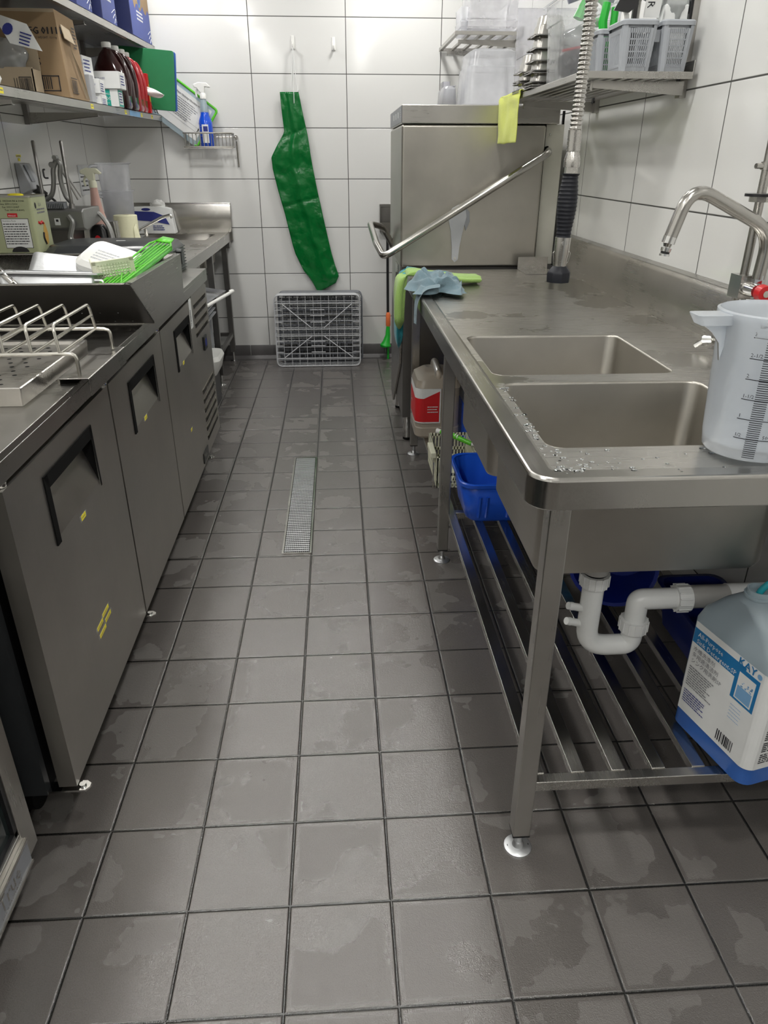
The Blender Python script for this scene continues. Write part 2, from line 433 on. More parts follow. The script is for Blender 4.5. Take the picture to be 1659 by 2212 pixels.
# ================================================================= FLOOR DRAIN
t = thing('floor_drain', 'long narrow steel grating set into the wet tiled floor', 'drain', (-.055, 1.94, 0))
b = MB()
b.box(-.113, -.106, 1.45, 2.437, -.004, .004); b.box(-.007, 0, 1.45, 2.437, -.004, .004)
b.box(-.106, -.007, 1.45, 1.457, -.004, .004); b.box(-.106, -.007, 2.43, 2.437, -.004, .004)
b.build('frame', 'shiny', t)
MB().box(-.106, -.007, 1.457, 2.43, .0005, .0012).build('well', 'black_rough', t)
b = MB()
for i in range(61): y = 1.468+i*.0158; b.box(-.104, -.009, y, y+.005, .0015, .0042)
for i in range(13): x = -.101+i*.0073; b.box(x, x+.0016, 1.46, 2.428, .0015, .0035)
b.build('grate', 'alu', t)

# ================================================================= RIGHT SINK BENCH
H = .90
t = bench = thing('sink_bench', 'long steel sink bench with two bowls and slatted undershelf, against right wall', 'sink bench', (.8, 1.28, 0))
BX0, BX1, BY0, BY1 = .430, 1.158, .065, 2.515
S1 = (.495, .960, .215, .632); S2 = (.492, .940, .695, 1.12)
def bowlring(S, n=5, r=.032):
    out = []
    x0, x1, y0, y1 = S
    for cx, cy, a0 in ((x1-r, y1-r, 0), (x0+r, y1-r, 90), (x0+r, y0+r, 180), (x1-r, y0+r, 270)):
        for j in range(n+1):
            a = math.radians(a0+90*j/n); out.append((cx+r*math.cos(a), cy+r*math.sin(a)))
    return out
b = MB()
# recessed working surface with two openings: filled strips around each rounded opening
zt = H-.006
def around(S, X0, X1, Y0, Y1):
    x0, x1, y0, y1 = S; ring = bowlring(S); n = 5
    outer = []
    for (px, py) in ring:
        # project ring vertex outwards onto the surrounding rectangle
        cx, cy = (x0+x1)/2, (y0+y1)/2; dx, dy = px-cx, py-cy
        fx = ((X1-cx) if dx > 0 else (X0-cx))/dx if abs(dx) > 1e-9 else 1e9
        fy = ((Y1-cy) if dy > 0 else (Y0-cy))/dy if abs(dy) > 1e-9 else 1e9
        f = min(fx, fy); outer.append((cx+dx*f, cy+dy*f))
    N = len(ring); vs = [(p[0], p[1], zt) for p in ring]+[(p[0], p[1], zt) for p in outer]
    fs = [(i, (i+1) % N, N+(i+1) % N, N+i) for i in range(N)]
    b.add(vs, fs)
    for i in range(N):   # fill rectangle corners
        a, c = outer[i], outer[(i+1) % N]; mx, my = (x0+x1)/2, (y0+y1)/2
        aa = math.atan2(a[1]-my, a[0]-mx); ca = (math.atan2(c[1]-my, c[0]-mx)-aa) % (2*PI); qs = []
        for q in ((X0, Y0), (X1, Y0), (X1, Y1), (X0, Y1)):
            qa = (math.atan2(q[1]-my, q[0]-mx)-aa) % (2*PI)
            if 1e-5 < qa < ca-1e-5: qs.append((qa, q))
        if qs:
            pl = [a]+[q for _, q in sorted(qs)]+[c]; b.add([(p[0], p[1], zt) for p in pl], [tuple(range(len(pl)))])
ix0, iy0 = BX0+.042, BY0+.048
around(S1, ix0, BX1, iy0, .662); around(S2, ix0, BX1, .662, 1.16)
b.quad((ix0, 1.16, zt), (BX1, 1.16, zt), (BX1, BY1, zt), (ix0, BY1, zt))
b.build('worktop', 'wet', t, smooth=False)
# raised marine edge with rounded front corner
b = MB(); R = .045
def edge_path(off, n=10):
    pts = [(BX0+off, BY1)]
    r = max(R-off, .012); cx, cy = BX0+off+r, BY0+off+r
    for j in range(n+1):
        a = math.radians(180+90*j/n); pts.append((cx+r*math.cos(a), cy+r*math.sin(a)))
    pts.append((XR-.002, BY0+off)); return pts
prof = [(.010, H-.056), (.001, H-.056), (0, H-.054), (0, H-.006), (.0012, H-.003), (.003, H-.001), (.006, H), (.038, H-.001), (.042, H-.0045), (.048, H-.0062)]
paths = [edge_path(o) for o, z in prof]; n = len(paths[0])
vs = [(p[0], p[1], prof[i][1]) for i, pa in enumerate(paths) for p in pa]
fs = [(i*n+j, i*n+j+1, (i+1)*n+j+1, (i+1)*n+j) for i in range(len(prof)-1) for j in range(n-1)]
b.add(vs, fs); b.build('rolled_edge', 'shiny', t, ang=11)
b = MB()
b.prism([(BX1, H-.03), (BX1, H), (BX1+.002, H+.13), (BX1+.012, H+.145), (XR, H+.15), (XR, H-.03)], 'y', BY0+.001, 2.56)
b.box(BX1-.006, BX1+.001, 2.512, 2.56, H-.02, H+.15)
b.build('splashback', 'steel', t, bev=.002)
for nm, S in (('sink_bowl', S1), ('sink_bowl', S2)):
    x0, x1, y0, y1 = S; b = MB(); zb = .626
    rings = [(zt, x0, x1, y0, y1, .032), (zt-.006, x0+.002, x1-.002, y0+.002, y1-.002, .032), (zb+.016, x0+.003, x1-.003, y0+.003, y1-.003, .032), (zb+.004, x0+.008, x1-.008, y0+.008, y1-.008, .032), (zb, x0+.024, x1-.024, y0+.024, y1-.024, .04), (zb-.004, x0+.19, x1-.19, y0+.17, y1-.17, .04)]
    b.loft(rings, cap0=False)
    o = b.build(nm, 'bowl', t, solid=.0025)
    cx, cy = (x0+x1)/2-.02, (y0+y1)/2
    MB().lathe(cx, cy, [(.045, zb-.002), (.045, zb+.003), (.035, zb+.002), (.03, zb-.02)], 24).build('waste_outlet', 'chrome', o)
LEGS = [(.491, .112), (.491, 1.372), (.491, 2.46), (1.15, .112), (1.15, 1.372), (1.15, 2.46)]
for (x, y) in LEGS:
    b = MB(); b.box(x-.0185, x+.0185, y-.0185, y+.0185, .052, H-.02)
    o = b.build('leg', 'steelv', t, bev=.0025)
    b = MB(); b.lathe(x, y, [(.008, .055), (.008, .02)], 12)
    b.lathe(x, y, [(.030, 0), (.030, .004), (.026, .006), (.013, .008), (.011, .016), (.008, .02)], 24)
    b.box(x-.0185, x+.0185, y-.0185, y+.0185, .049, .052, 1)
    for a in (0, PI): b.lathe(x+.021*math.cos(a), y+.021*math.sin(a), [(.003, .0045), (.003, .0066)], 8, mi=1)
    b.build('foot', ['alu', 'black'], o)
for y in (.112, 1.372, 2.46): MB().box(.5085, 1.132, y-.0125, y+.0125, .178, .203).build('cross_rail', 'shiny', t, bev=.002)
for i in range(8):
    x = .503+i*.0865
    MB().box(x, x+.030, .122, 2.45, .186, .2055).build('shelf_bar', 'shiny', t, bev=.002)

# hose clip: small angle plate on worktop by the dishwasher
MB().prism([(2.34, H-.0055), (2.34, H-.003), (2.505, H-.003), (2.505, H+.05), (2.508, H+.05), (2.508, H-.0055)], 'x', .965, 1.105).build('angle_plate', 'shiny', bench, bev=.001)

# ---- waste trap under the near bowl
t = thing('waste_trap', 'white plastic bottle-bend waste pipe under the near sink bowl', 'pipe', (.66, .33, .35))
y = .34
b = MB(); path = fillet([(.667, y, .575), (.667, y, .365), (.772, y, .365), (.772, y, .415)], .053, 8)
b.tube([(.667, y, .555), (.667, y, .54)]+path[1:], .0235, 20)
b.build('trap_bend', 'pvc', t)
b = MB(); b.tube(fillet([(.772, y, .425), (.772, y, .485), (.80, y, .485), (.875, y, .485)], .05, 8), .0235, 20); b.build('outlet_bend', 'pvc', t)
def nut(cx, cz, ax, mb, r=.031, h=.03):
    pts = [(cx, y, cz-h/2), (cx, y, cz-h/2+.004), (cx, y, cz+h/2)] if ax == 'z' else [(cx-h/2, y, cz), (cx+h/2-.004, y, cz), (cx+h/2, y, cz)]
    mb.tube(pts, [r*.94, r, r], 24)
    for j in range(14):
        a = 2*PI*j/14
        if ax == 'z': mb.tube([(cx+r*math.cos(a), y+r*math.sin(a), cz-h*.4), (cx+r*math.cos(a), y+r*math.sin(a), cz+h*.5)], .0018, 5)
        else: mb.tube([(cx-h*.5, y+r*math.cos(a), cz+r*math.sin(a)), (cx+h*.4, y+r*math.cos(a), cz+r*math.sin(a))], .0018, 5)
for cx, cz, ax in ((.667, .540, 'z'), (.772, .418, 'z'), (.870, .485, 'x')):
    b = MB(); nut(cx, cz, ax, b); b.build('union_nut', 'pvc', t)
for cz in (.475, .435):
    b = MB(); b.tube([(.655, y, cz-.01), (.622, y-.01, cz+.004)], [.009, .0085], 12); b.tube([(.622, y-.01, cz+.004), (.612, y-.013, cz+.008)], [.0095, .0085], 12); b.build('hose_spigot', 'pvc', t)
b = MB(); b.tube([(.667, y, .626), (.667, y, .56)], .027, 20); b.tube([(.667, y, .628), (.667, y, .612)], .04, 24); b.build('outlet_collar', 'pvc_grey', t, label='grey threaded collar')
b = MB(); b.tube([(.885, y, .487), (.97, y, .487)], .026, 20); b.build('drain_pipe', 'pvc_grey', t, label='grey stub of drain pipe')
b = MB(); b.tube([(.97, y, .487), (XR, y, .487)], .0275, 20); b.build('drain_pipe', 'pvc', t)

# ================================================================= PRE-RINSE TAP
t = thing('pre_rinse_tap', 'tall steel pre-rinse tap with spring hose and swan spout on the splashback', 'tap', (1.13, .84, 1.0))
b = MB(); b.tube([(1.135, .84, .99), (1.135, .84, 2.05)], .0105, 14)
b.build('riser_pipe', 'shiny', t)
b = MB(); b.tube([(1.17, .855, .94), (1.125, .855, .94)], .022, 16); b.tube([(1.125, .855, .94), (1.112, .855, .94)], [.017, .015], 8)
b.tube([(1.17, .74, .94), (1.125, .74, .94)], .022, 16); b.tube([(1.135, .74, .94), (1.135, .855, .94)], .015, 14)
b.tube([(1.135, .84, .94), (1.135, .84, 1.0)], .013, 14)
b.build('mixer_body', 'chrome', t)
for yy, a in ((.90, 1), (.70, -1)):
    b = MB(); b.tube([(1.128, yy-.045*a, .94), (1.112, yy-.015*a, .935)], [.013, .010], 10)
    b.tube([(1.112, yy-.02*a, .93), (1.10, yy+.005*a, .925)], [.010, .012], 10); b.tube([(1.105, yy, .93), (1.085, yy+.02*a, .905)], [.005, .007], 8); b.build('lever_handle', 'chrome', t)
b = MB(); b.box(1.118, 1.152, .818, .872, 1.045, 1.10); b.tube([(1.135, .84, 1.0), (1.135, .84, 1.05)], [.012, .017], 12)
b.text('W', .02, (1.1278, .8175, 1.066), (1, 0, 0), (0, 0, 1), 1); b.box(1.132, 1.1395, .817, .818, 1.084, 1.0855, 1)
b.build('valve_block', ['shiny', 'ink'], t, bev=.004)
b = MB(); b.tube([(1.14, .83, 1.07), (1.14, .775, 1.07)], [.019, .015], 14); b.tube([(1.14, .79, 1.07), (1.14, .75, 1.07)], .006, 10)
b.build('spout_valve', 'chrome', t)
b = MB(); b.tube([(1.14, .757, 1.07), (1.14, .735, 1.07)], [.020, .018], 16, mi=0); b.tube([(1.14, .7345, 1.07), (1.14, .732, 1.07)], .008, 12, mi=1)
b.build('hot_knob', ['red', 'wire'], t, label='red round valve knob')
b = MB(); b.tube([(1.152, .80, 1.075), (1.152, .80, 1.105)], .016, 6)
b.build('spout_nut', 'chrome', t)
b = MB(); sp = [(1.150, .80, 1.095), (1.155, .80, 1.205), (.945, .80, 1.305), (.912, .80, 1.185)]
b.tube(fillet(sp, .06, 8), .0152, 20); b.build('swan_spout', 'shiny', t)
b = MB(); b.tube([(.914, .80, 1.193), (.9105, .80, 1.178)], .016, 14); b.tube([(.9105, .80, 1.178), (.909, .80, 1.168)], [.011, .008], 12); b.tube([(.909, .80, 1.168), (.9075, .80, 1.16)], [.013, .012], 12)
b.tube([(.9075, .80, 1.16), (.9065, .80, 1.155)], .0105, 12, mi=1); b.tube([(.9065, .80, 1.155), (.906, .80, 1.15)], .012, 12)
b.build('hose_connector', ['chrome', 'black'], t)
b = MB(); b.tube([(1.135, .84, 1.278), (1.135, .84, 1.284)], .036, 28, mi=1); b.tube([(1.135, .84, 1.266), (1.135, .84, 1.278)], .026, 8)
b.tube([(1.135, .84, 1.335), (1.135, .84, 1.352)], .0145, 14); b.tube([(1.135, .84, 1.343), (1.105, .835, 1.343)], [.007, .006], 10)
b.build('wall_bracket', ['shiny', 'black'], t)
b = MB()
for i in range(30):
    z = 1.46+i*.0095; b.tube([(1.135+.0155*math.cos(a), .84+.0155*math.sin(a), z) for a in [2*PI*j/10 for j in range(10)]], .0038, 6, closed=True)
b.tube([(1.135, .84, 1.447), (1.135, .84, 1.458)], .016, 14); b.build('riser_spring', 'chrome', t)
# flexible hose arching over
hp = [Vector(p) for p in [(1.135, .84, 2.05), (1.13, .84, 2.12), (1.06, .84, 2.22), (.93, .84, 2.26), (.78, .84, 2.20), (.69, .84, 2.02), (.672, .84, 1.80), (.676, .835, 1.65), (.672, .832, 1.52), (.668, .83, 1.412)]]
def smooth_path(P, n):
    out = []
    for i in range(len(P)-1):
        p0, p1, p2, p3 = P[max(i-1, 0)], P[i], P[i+1], P[min(i+2, len(P)-1)]
        for j in range(n):
            u = j/n; out.append(.5*((2*p1)+(p2-p0)*u+(2*p0-5*p1+4*p2-p3)*u*u+(3*p1-p0-3*p2+p3)*u**3))
    return out+[P[-1]]
def resample(P, step):
    out = [P[0]]; acc = 0
    for i in range(1, len(P)):
        seg = (P[i]-P[i-1]).length; pos = 0
        while acc+seg-pos >= step:
            pos += step-acc; acc = 0; out.append(P[i-1].lerp(P[i], pos/seg))
        acc += seg-pos
    return out
pp = resample(smooth_path(hp, 14), .0022)
rr_ = [.0128+.0018*math.sin(i*2*PI/4) for i in range(len(pp))]
b = MB(); b.tube(pp, rr_, 12); b.build('spring_hose', 'shiny', t, smooth=True, ang=80)
b = MB(); X0 = .668
b.tube([(X0, .83, 1.415), (X0, .83, 1.373)], .0155, 18); b.tube([(X0, .83, 1.372), (X0, .83, 1.355), (X0, .83, 1.340)], [.0135, .0185, .018], 18)
b.tube([(X0, .83, 1.34), (X0, .83, 1.325)], .0155, 6); b.build('hose_ferrule', 'shiny', t)
zz = []; r_ = []
for i in range(49):
    u = i/48; z = 1.327-.137*u
    prof = .0165+.0055*math.sin(min(1, u*1.1)*PI)**1.3
    zz.append((X0-.002*u, .83, z)); r_.append(prof+(.0011 if i % 3 == 0 else 0)+(.003 if i < 2 else 0))
b = MB(); b.tube(zz, r_, 20); b.build('grip', 'black_grip', t, ang=25, label='black ribbed grip')
b = MB(); b.tube([(.666, .83, 1.19), (.665, .83, 1.155), (.664, .83, 1.132), (.664, .83, 1.125)], [.0185, .0185, .016, .016], 18)
b.tube([(.665, .815, 1.178), (.665, .812, 1.178)], [.009, .006], 14)
for s in (-1, 1): b.tube([(.665+.0165*s, .828, 1.160), (.665+.021*s, .826, 1.155), (.665+.018*s, .828, 1.135), (.664+.013*s, .826, 1.13)], .0012, 6)
b.build('spray_valve', 'shiny', t)
b = MB(); b.tube([(.664, .83, 1.127), (.664, .83, 1.113), (.664, .83, 1.108), (.664, .83, 1.088)], [.015, .027, .029, .028], 8); b.build('spray_head', 'black_grip', t)

# ================================================================= PASS-THROUGH DISHWASHER
t = thing('dishwasher', 'tall steel pass-through dishwasher with closed hood and bent lift handle', 'dishwasher', (.76, 2.92, 0))
hx0, hx1, hy0, hy1 = .422, 1.060, 2.565, 3.27
b = MB(); b.box(hx0, hx1, hy0, hy1, .897, 1.493); b.build('hood', 'hood', t, bev=.012)
b = MB(); b.box(hx0-.001, hx1+.055, hy0-.004, hy1, 1.495, 1.567); b.build('top_cap', 'steelx', t, bev=.004)
b = MB(); b.box(hx0-.003, hx0-.001, hy0+.004, hy1-.02, 1.50, 1.562, 0)
for i in range(3): y = 2.72+i*.13; b.box(hx0-.004, hx0-.003, y, y+.035, 1.522, 1.545, 1)
for i in range(5): b.box(hx0-.004, hx0-.003, 2.61, 2.615, 1.51+i*.009, 1.515+i*.009, 1)
b.build('control_panel', ['grey_mid', 'label_white'], t)
b = MB(); b.box(hx1+.006, 1.150, 2.60, 3.27, .905, 1.495); b.build('rear_column', 'beige_panel', t, bev=.003)
b = MB(); b.box(hx1+.0005, hx1+.0055, 2.59, 2.60, .905, 1.495); b.box(1.151, 1.158, 2.64, 2.66, .905, 1.55); b.build('gap_shade', 'black_rough', t)  # black strips painted where the open gaps are dark with shade
b = MB(); b.lathe(0, 0, [(.004, 0), (.004, .004), (.002, .006)], 12); 
for v in range(len(b.V)): p = b.V[v]; b.V[v] = Vector((1.085+p.x, 2.597-p.z, 1.455+p.y))
b.build('screw', 'chrome', t)
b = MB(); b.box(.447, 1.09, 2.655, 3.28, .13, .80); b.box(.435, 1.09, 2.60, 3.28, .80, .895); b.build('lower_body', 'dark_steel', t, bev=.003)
b = MB(); b.prism([(2.62, .895), (3.27, .895), (3.27, .10), (3.16, .07), (2.72, .40)], 'x', .433, .446); b.build('side_panel', 'steelv', t, bev=.003)
for (x, y) in ((.478, 2.69), (.478, 3.24), (1.06, 2.69), (1.06, 3.24)):
    b = MB(); b.tube([(x, y, .13), (x, y, .012)], .021, 20); b.tube([(x, y, .012), (x, y, 0)], .0225, 20, mi=1); b.build('foot', ['chrome', 'black_rough'], t)
b = MB(); hp2 = [(1.085, 2.60, 1.39), (1.052, 2.47, 1.380), (.337, 2.46, .958), (.312, 2.60, 1.000), (.300, 3.02, 1.058), (.372, 3.10, 1.035), (.424, 3.10, .94)]
b.tube(fillet(hp2, .035, 6), .0155, 16); b.build('lift_handle', 'shiny', t)
b = MB(); b.tube([(1.078, 2.604, 1.387), (1.082, 2.596, 1.388)], .022, 18); b.build('pivot_seal', 'black_rough', t)
b = MB(); 
pts = [(.655, 1.155), (.685, 1.170), (.715, 1.160), (.722, 1.12), (.708, 1.06), (.695, .99), (.69, .935), (.676, .922), (.662, .935), (.66, .99), (.652, 1.06), (.640, 1.11)]
b.prism(pts, 'y', 2.553, 2.5635, 0); b.prism([(.715, 1.162), (.735, 1.14), (.738, 1.10), (.722, 1.06), (.712, 1.09)], 'y', 2.555, 2.5635, 1)
for v in range(1): b.tube([(.676, 2.552, .94), (.676, 2.5535, .94)], .007, 12, mi=2)
b.build('latch_lever', ['grey_plastic', 'grey_mid', 'chrome'], t, bev=.002)
b = MB(); b.box(.417, .421, 2.66, 2.80, .62, .90); b.box(.41, .4165, 2.70, 2.712, .64, .86); b.build('side_bracket', 'shiny', t)

# containers stored on top of the dishwasher
t = thing('storage_bin', 'large clear upturned plastic storage bin on top of the dishwasher', 'storage bin', (.86, 2.98, 1.567))
b = MB(); b.loft([(1.568, .725, 1.01, 2.84, 3.18, .03), (1.588, .725, 1.01, 2.84, 3.18, .03), (1.589, .737, .998, 2.852, 3.168, .035), (1.655, .742, .993, 2.857, 3.163, .035), (1.74, .748, .985, 2.862, 3.158, .035), (1.742, .755, .980, 2.868, 3.152, .035), (1.80, .76, .975, 2.872, 3.148, .04), (1.812, .78, .955, 2.89, 3.13, .04)], cap0=False)
b.build('bin_body', 'clear2', t)
b = MB(); b.loft([(1.566, .715, 1.02, 2.83, 3.19, .03), (1.572, .715, 1.02, 2.83, 3.19, .03)], cap0=False, cap1=False); b.build('rim', 'clear2', t)
t = tag(MB().loft([(1.568, .640, .705, 2.88, 3.12, .02), (1.65, .645, .70, 2.885, 3.115, .02), (1.662, .652, .693, 2.90, 3.10, .02), (1.664, .70, .702, 2.9, 3.1, .001)], cap0=False).build('container', 'clear2', solid=.002), 'small clear plastic container on the left end of the dishwasher top', 'container')
t = tag(MB().loft([(1.569, .668, .712, 3.135, 3.25, .01), (1.70, .672, .708, 3.14, 3.245, .01)], cap0=False).build('container', 'clear', solid=.002), 'narrow clear upright container behind the large bin on the dishwasher', 'container')

# ================================================================= WALL SHELVES, RIGHT
def slat_shelf(name, label, x0, x1, y0, y1, z, posts, slats=9):
    t = thing(name, label, 'shelf', ((x0+x1)/2, (y0+y1)/2, z))
    b = MB()
    b.box(x0, x1, y0, y0+.003, z-.018, z+.001); b.box(x0, x0+.003, y0, y1, z-.018, z+.001); b.box(x0, x1, y1-.003, y1, z-.018, z+.001)
    b.box(x1-.003, x1, y0, y1, z-.018, z+.03)
    b.build('frame', 'steel', t, bev=.0015)
    for i in range(slats):
        x = x0+.008+i*(x1-x0-.02)/slats; b = MB(); b.box(x, x+.017, y0+.004, y1-.004, z-.012, z); b.build('slat', 'steel', t)
    for yy in posts:
        b = MB(); b.prism([(x0+.05, z-.019), (x0+.05, z-.038), (x1-.02, z-.055), (x1, z-.055), (x1, z-.019)], 'y', yy, yy+.003); b.prism([(x0+.044, z-.0185), (x0+.044, z-.044), (x0+.05, z-.046), (x0+.05, z-.0185)], 'y', yy, yy+.008)
        b.build('bracket', 'steel', t, bev=.0008)
    return t
sh = slat_shelf('slatted_shelf', 'slatted steel shelf with baskets and bins on right wall above the sink bench', .850, 1.178, 1.42, 2.50, 1.585, (1.475, 2.33))
for yy in (1.495, 2.30):
    b = MB(); b.box(1.178, 1.1965, yy, yy+.035, 1.525, 2.30); b.box(1.172, 1.179, yy+.006, yy+.029, 1.56, 2.30, 1)
    for k_ in range(6): b.box(1.170, 1.1725, yy+.014, yy+.021, 1.62+k_*.12, 1.65+k_*.12, 1)
    b.build('upright', ['steelv', 'black'], sh)
up = slat_shelf('slatted_shelf', 'slatted steel shelf of clear bins, high in the far right corner', .812, 1.19, 3.76, 4.46, 1.995, (3.93, 4.40), 5)
for (x0, x1, y0, y1, z0, z1, lab) in ((.90, 1.17, 3.82, 4.12, 1.996, 2.20, 'wide clear stacked bin at the front of the high corner shelf'), (.855, .892, 3.84, 4.05, 1.996, 2.12, 'narrow clear lid standing at the left end of the high corner shelf')):
    b = MB(); b.loft([(z0, x0, x1, y0, y1, .02), (z0+.02, x0-.003, x1+.003, y0-.003, y1+.003, .02)], cap1=False)
    b.loft([(z0+.03, x0-.002, x1+.002, y0-.002, y1+.002, .02), (z0+.055, x0-.006, x1+.006, y0-.006, y1+.006, .02), (z0+.06, x0, x1, y0, y1, .02), (z1, x0-.004, x1+.004, y0-.004, y1+.004, .02)], cap0=True, cap1=False)
    tag(b.build('storage_bin' if x1-x0 > .1 else 'bin_lid', 'clear' if x1-x0 > .1 else 'clear2'), lab, 'storage bin' if x1-x0 > .1 else 'lid')
tag(MB().loft([(1.588, .868, 1.02, 2.405, 2.415, .004), (1.89, .862, 1.03, 2.405, 2.415, .004)]).build('plastic_sheet', 'clear'), 'clear plastic sheet standing upright behind the pans on the slatted shelf', 'sheet')

# cutlery baskets
def slotwall(b, o, u, wd, z0, z1, lean, cols, rows, mi=0, th=.0022):
    """louvred basket wall: rows of upright slots between bars; o start, u horizontal unit, lean = outward shift at top"""
    o = Vector(o); u = Vector(u); nrm = Vector((u.y, -u.x, 0))
    def P(a, z, d=0):
        f = (z-z0)/(z1-z0); return Vector((o.x, o.y, 0))+u*(a*(1-.0)+(a-wd/2)*lean*2*f/max(wd, .01)*.5)+nrm*(lean*f+d)+Vector((0, 0, z))
    H_ = z1-z0
    def slab(a0, a1, za, zb):
        v = [P(a0, za), P(a1, za), P(a1, zb), P(a0, zb)]; w_ = [p-nrm*th for p in v]
        b.add(v+w_, [(0, 1, 2, 3), (7, 6, 5, 4), (0, 4, 5, 1), (1, 5, 6, 2), (2, 6, 7, 3), (3, 7, 4, 0)], mi)
    slab(0, wd*.12, z0, z1); slab(wd*.88, wd, z0, z1)
    slab(wd*.12, wd*.88, z0, z0+H_*.08); slab(wd*.12, wd*.88, z1-H_*.12, z1)
    inner = wd*.76; pit = inner/cols
    for i in range(cols+1):
        a = wd*.12+i*pit; slab(a-pit*.22, a+pit*.22, z0, z1)
    for r in range(1, rows):
        z = z0+H_*.08+(H_*.80)*r/rows; slab(wd*.12, wd*.88, z-H_*.018, z+H_*.018)
def basket(x0, x1, y0, y1, z0, z1, fl=.008):
    b = MB(); r = .012
    # corner columns
    for cx, cy, sx, sy in ((x0, y0, 1, 1), (x1, y0, -1, 1), (x0, y1, 1, -1), (x1, y1, -1, -1)):
        b.add([(cx, cy+sy*.014, z0), (cx+sx*.003, cy+sy*.003, z0), (cx+sx*.014, cy, z0), (cx-sx*fl, cy-sy*fl+sy*.014, z1), (cx-sx*fl+sx*.003, cy-sy*fl+sy*.003, z1), (cx-sx*fl+sx*.014, cy-sy*fl, z1)], [(0, 1, 4, 3), (1, 2, 5, 4)])
    slotwall(b, (x0+.010, y0, 0), (1, 0, 0), x1-x0-.02, z0+.012, z1-.012, fl, 9, 5)
    slotwall(b, (x0, y1-.010, 0), (0, -1, 0), y1-y0-.02, z0+.012, z1-.012, fl, 12, 1)
    slotwall(b, (x1, y0+.010, 0), (0, 1, 0), y1-y0-.02, z0+.012, z1-.012, fl, 9, 5)
    slotwall(b, (x1-.010, y1, 0), (-1, 0, 0), x1-x0-.02, z0+.012, z1-.012, fl, 9, 5)
    b.loft([(z0, x0+.003, x1-.003, y0+.003, y1-.003, r), (z0+.014, x0, x1, y0, y1, r)], cap1=False)
    return b
def rim(x0, x1, y0, y1, z, fl):
    b = MB(); b.loft([(z-.014, x0-fl-.002, x1+fl+.002, y0-fl-.002, y1+fl+.002, .016), (z-.004, x0-fl-.003, x1+fl+.003, y0-fl-.003, y1+fl+.003, .016), (z, x0-fl+.001, x1+fl-.001, y0-fl+.001, y1+fl-.001, .014), (z, x0-fl+.006, x1+fl-.006, y0-fl+.006, y1+fl-.006, .012), (z-.02, x0-fl+.007, x1+fl-.007, y0-fl+.007, y1+fl-.007, .012)], cap0=False, cap1=False); return b
zb = 1.5865
BK = [(.965, 1.052, 1.440, 1.56, 'pale grey louvred cutlery basket at the near left corner of the slatted shelf'),
      (1.082, 1.160, 1.440, 1.56, 'pale grey louvred cutlery basket nearest the shelf upright'),
      (.952, 1.035, 1.615, 1.72, 'pale grey louvred cutlery basket behind the hanging hose')]
for i, (x0, x1, y0, y1, lab) in enumerate(BK):
    t = thing('cutlery_basket', lab, 'basket', ((x0+x1)/2, (y0+y1)/2, zb), 'grey cutlery baskets')
    basket(x0, x1, y0, y1, zb, zb+.118).build('basket_body', 'basket', t, smooth=False); rim(x0, x1, y0, y1, zb+.128, .008).build('rim', 'basket', t)
    if i == 0: MB().box(1.060, 1.074, 1.452, 1.455, zb+.075, zb+.105).build('link_tab', 'basket', t)
# tools in the baskets
def tool(name, label, cat, parts):
    t = thing(name, label, cat, parts[0][2])
    for nm, mb, _, m in parts: mb.build(nm, m, t)
    return t
zt_ = zb+.02
b1 = MB(); b1.tube([(1.00, 1.48, zb+.02), (.975, 1.47, zb+.14), (.96, 1.465, zb+.17)], [.006, .007, .006], 8)
b2 = MB(); b2.prism([(.93, zb+.15), (.945, zb+.178), (.985, zb+.185), (1.00, zb+.165), (.975, zb+.145)], 'y', 1.452, 1.458)
tool('scraper', 'black bladed scraper in the near left cutlery basket', 'scraper', [('handle', b1, (1.0, 1.48, zb), 'white'), ('blade', b2, None, 'black')])
b1 = MB(); b1.tube([(.99, 1.655, zb+.02), (.965, 1.65, zb+.15), (.972, 1.65, zb+.20)], [.012, .014, .012], 8); b2 = MB(); b2.tube([(1.0, 1.66, zb+.03), (1.003, 1.66, zb+.19)], [.010, .012], 8)
tool('peeler', 'pair of bright green tool handles in the basket behind the hose', 'tool', [('handle', b1, (1.0, 1.66, zb), 'green_tool'), ('handle', b2, None, 'green_tool')])
b1 = MB(); b1.tube([(1.02, 1.53, zb+.02), (1.012, 1.50, zb+.20)], [.010, .012], 10)
tool('steel_whisk', 'round steel handle standing in the near left cutlery basket', 'whisk', [('handle', b1, (1.02, 1.53, zb), 'shiny')])
b1 = MB(); b1.box(.992, 1.004, 1.468, 1.480, zb+.02, zb+.205)
tool('knife', 'black handled knife standing in the near left cutlery basket', 'knife', [('handle', b1, (1.0, 1.47, zb), 'black')])
b = MB(TR((1.045, 1.46, zb+.165), .2, 0, 0)); b.box(-.022, .022, -.004, .004, -.03, .022, 0); b.text('R', .03, (-.018, -.0045, .01), (0, 0, -1), (1, 0, 0), 1)
tag(b.build('bag_clip', ['label_white', 'ink']), 'white tag lettered R poking out of the near left basket', 'tag')
def crumple(c, s, m, name, lab, cat, amp=.35, seed=0, solid=0, fq=1.5):
    b = MB(); cx, cy, cz = c; sx, sy, sz = s
    nu, nv = 28, 16
    def f(u, v):
        th = 2*PI*u; ph = PI*v; d = Vector((math.sin(ph)*math.cos(th), math.sin(ph)*math.sin(th), -math.cos(ph)))
        k_ = 1+amp*noise.noise(d*fq+Vector((seed*3.1, 0, 0)))+amp*.5*noise.noise(d*fq*2.7+Vector((0, seed, 0)))
        return (cx+d.x*sx*k_, cy+d.y*sy*k_, cz+d.z*sz*k_)
    b.grid(f, nu, nv); o = b.build(name, m, ang=80); return tag(o, lab, cat)
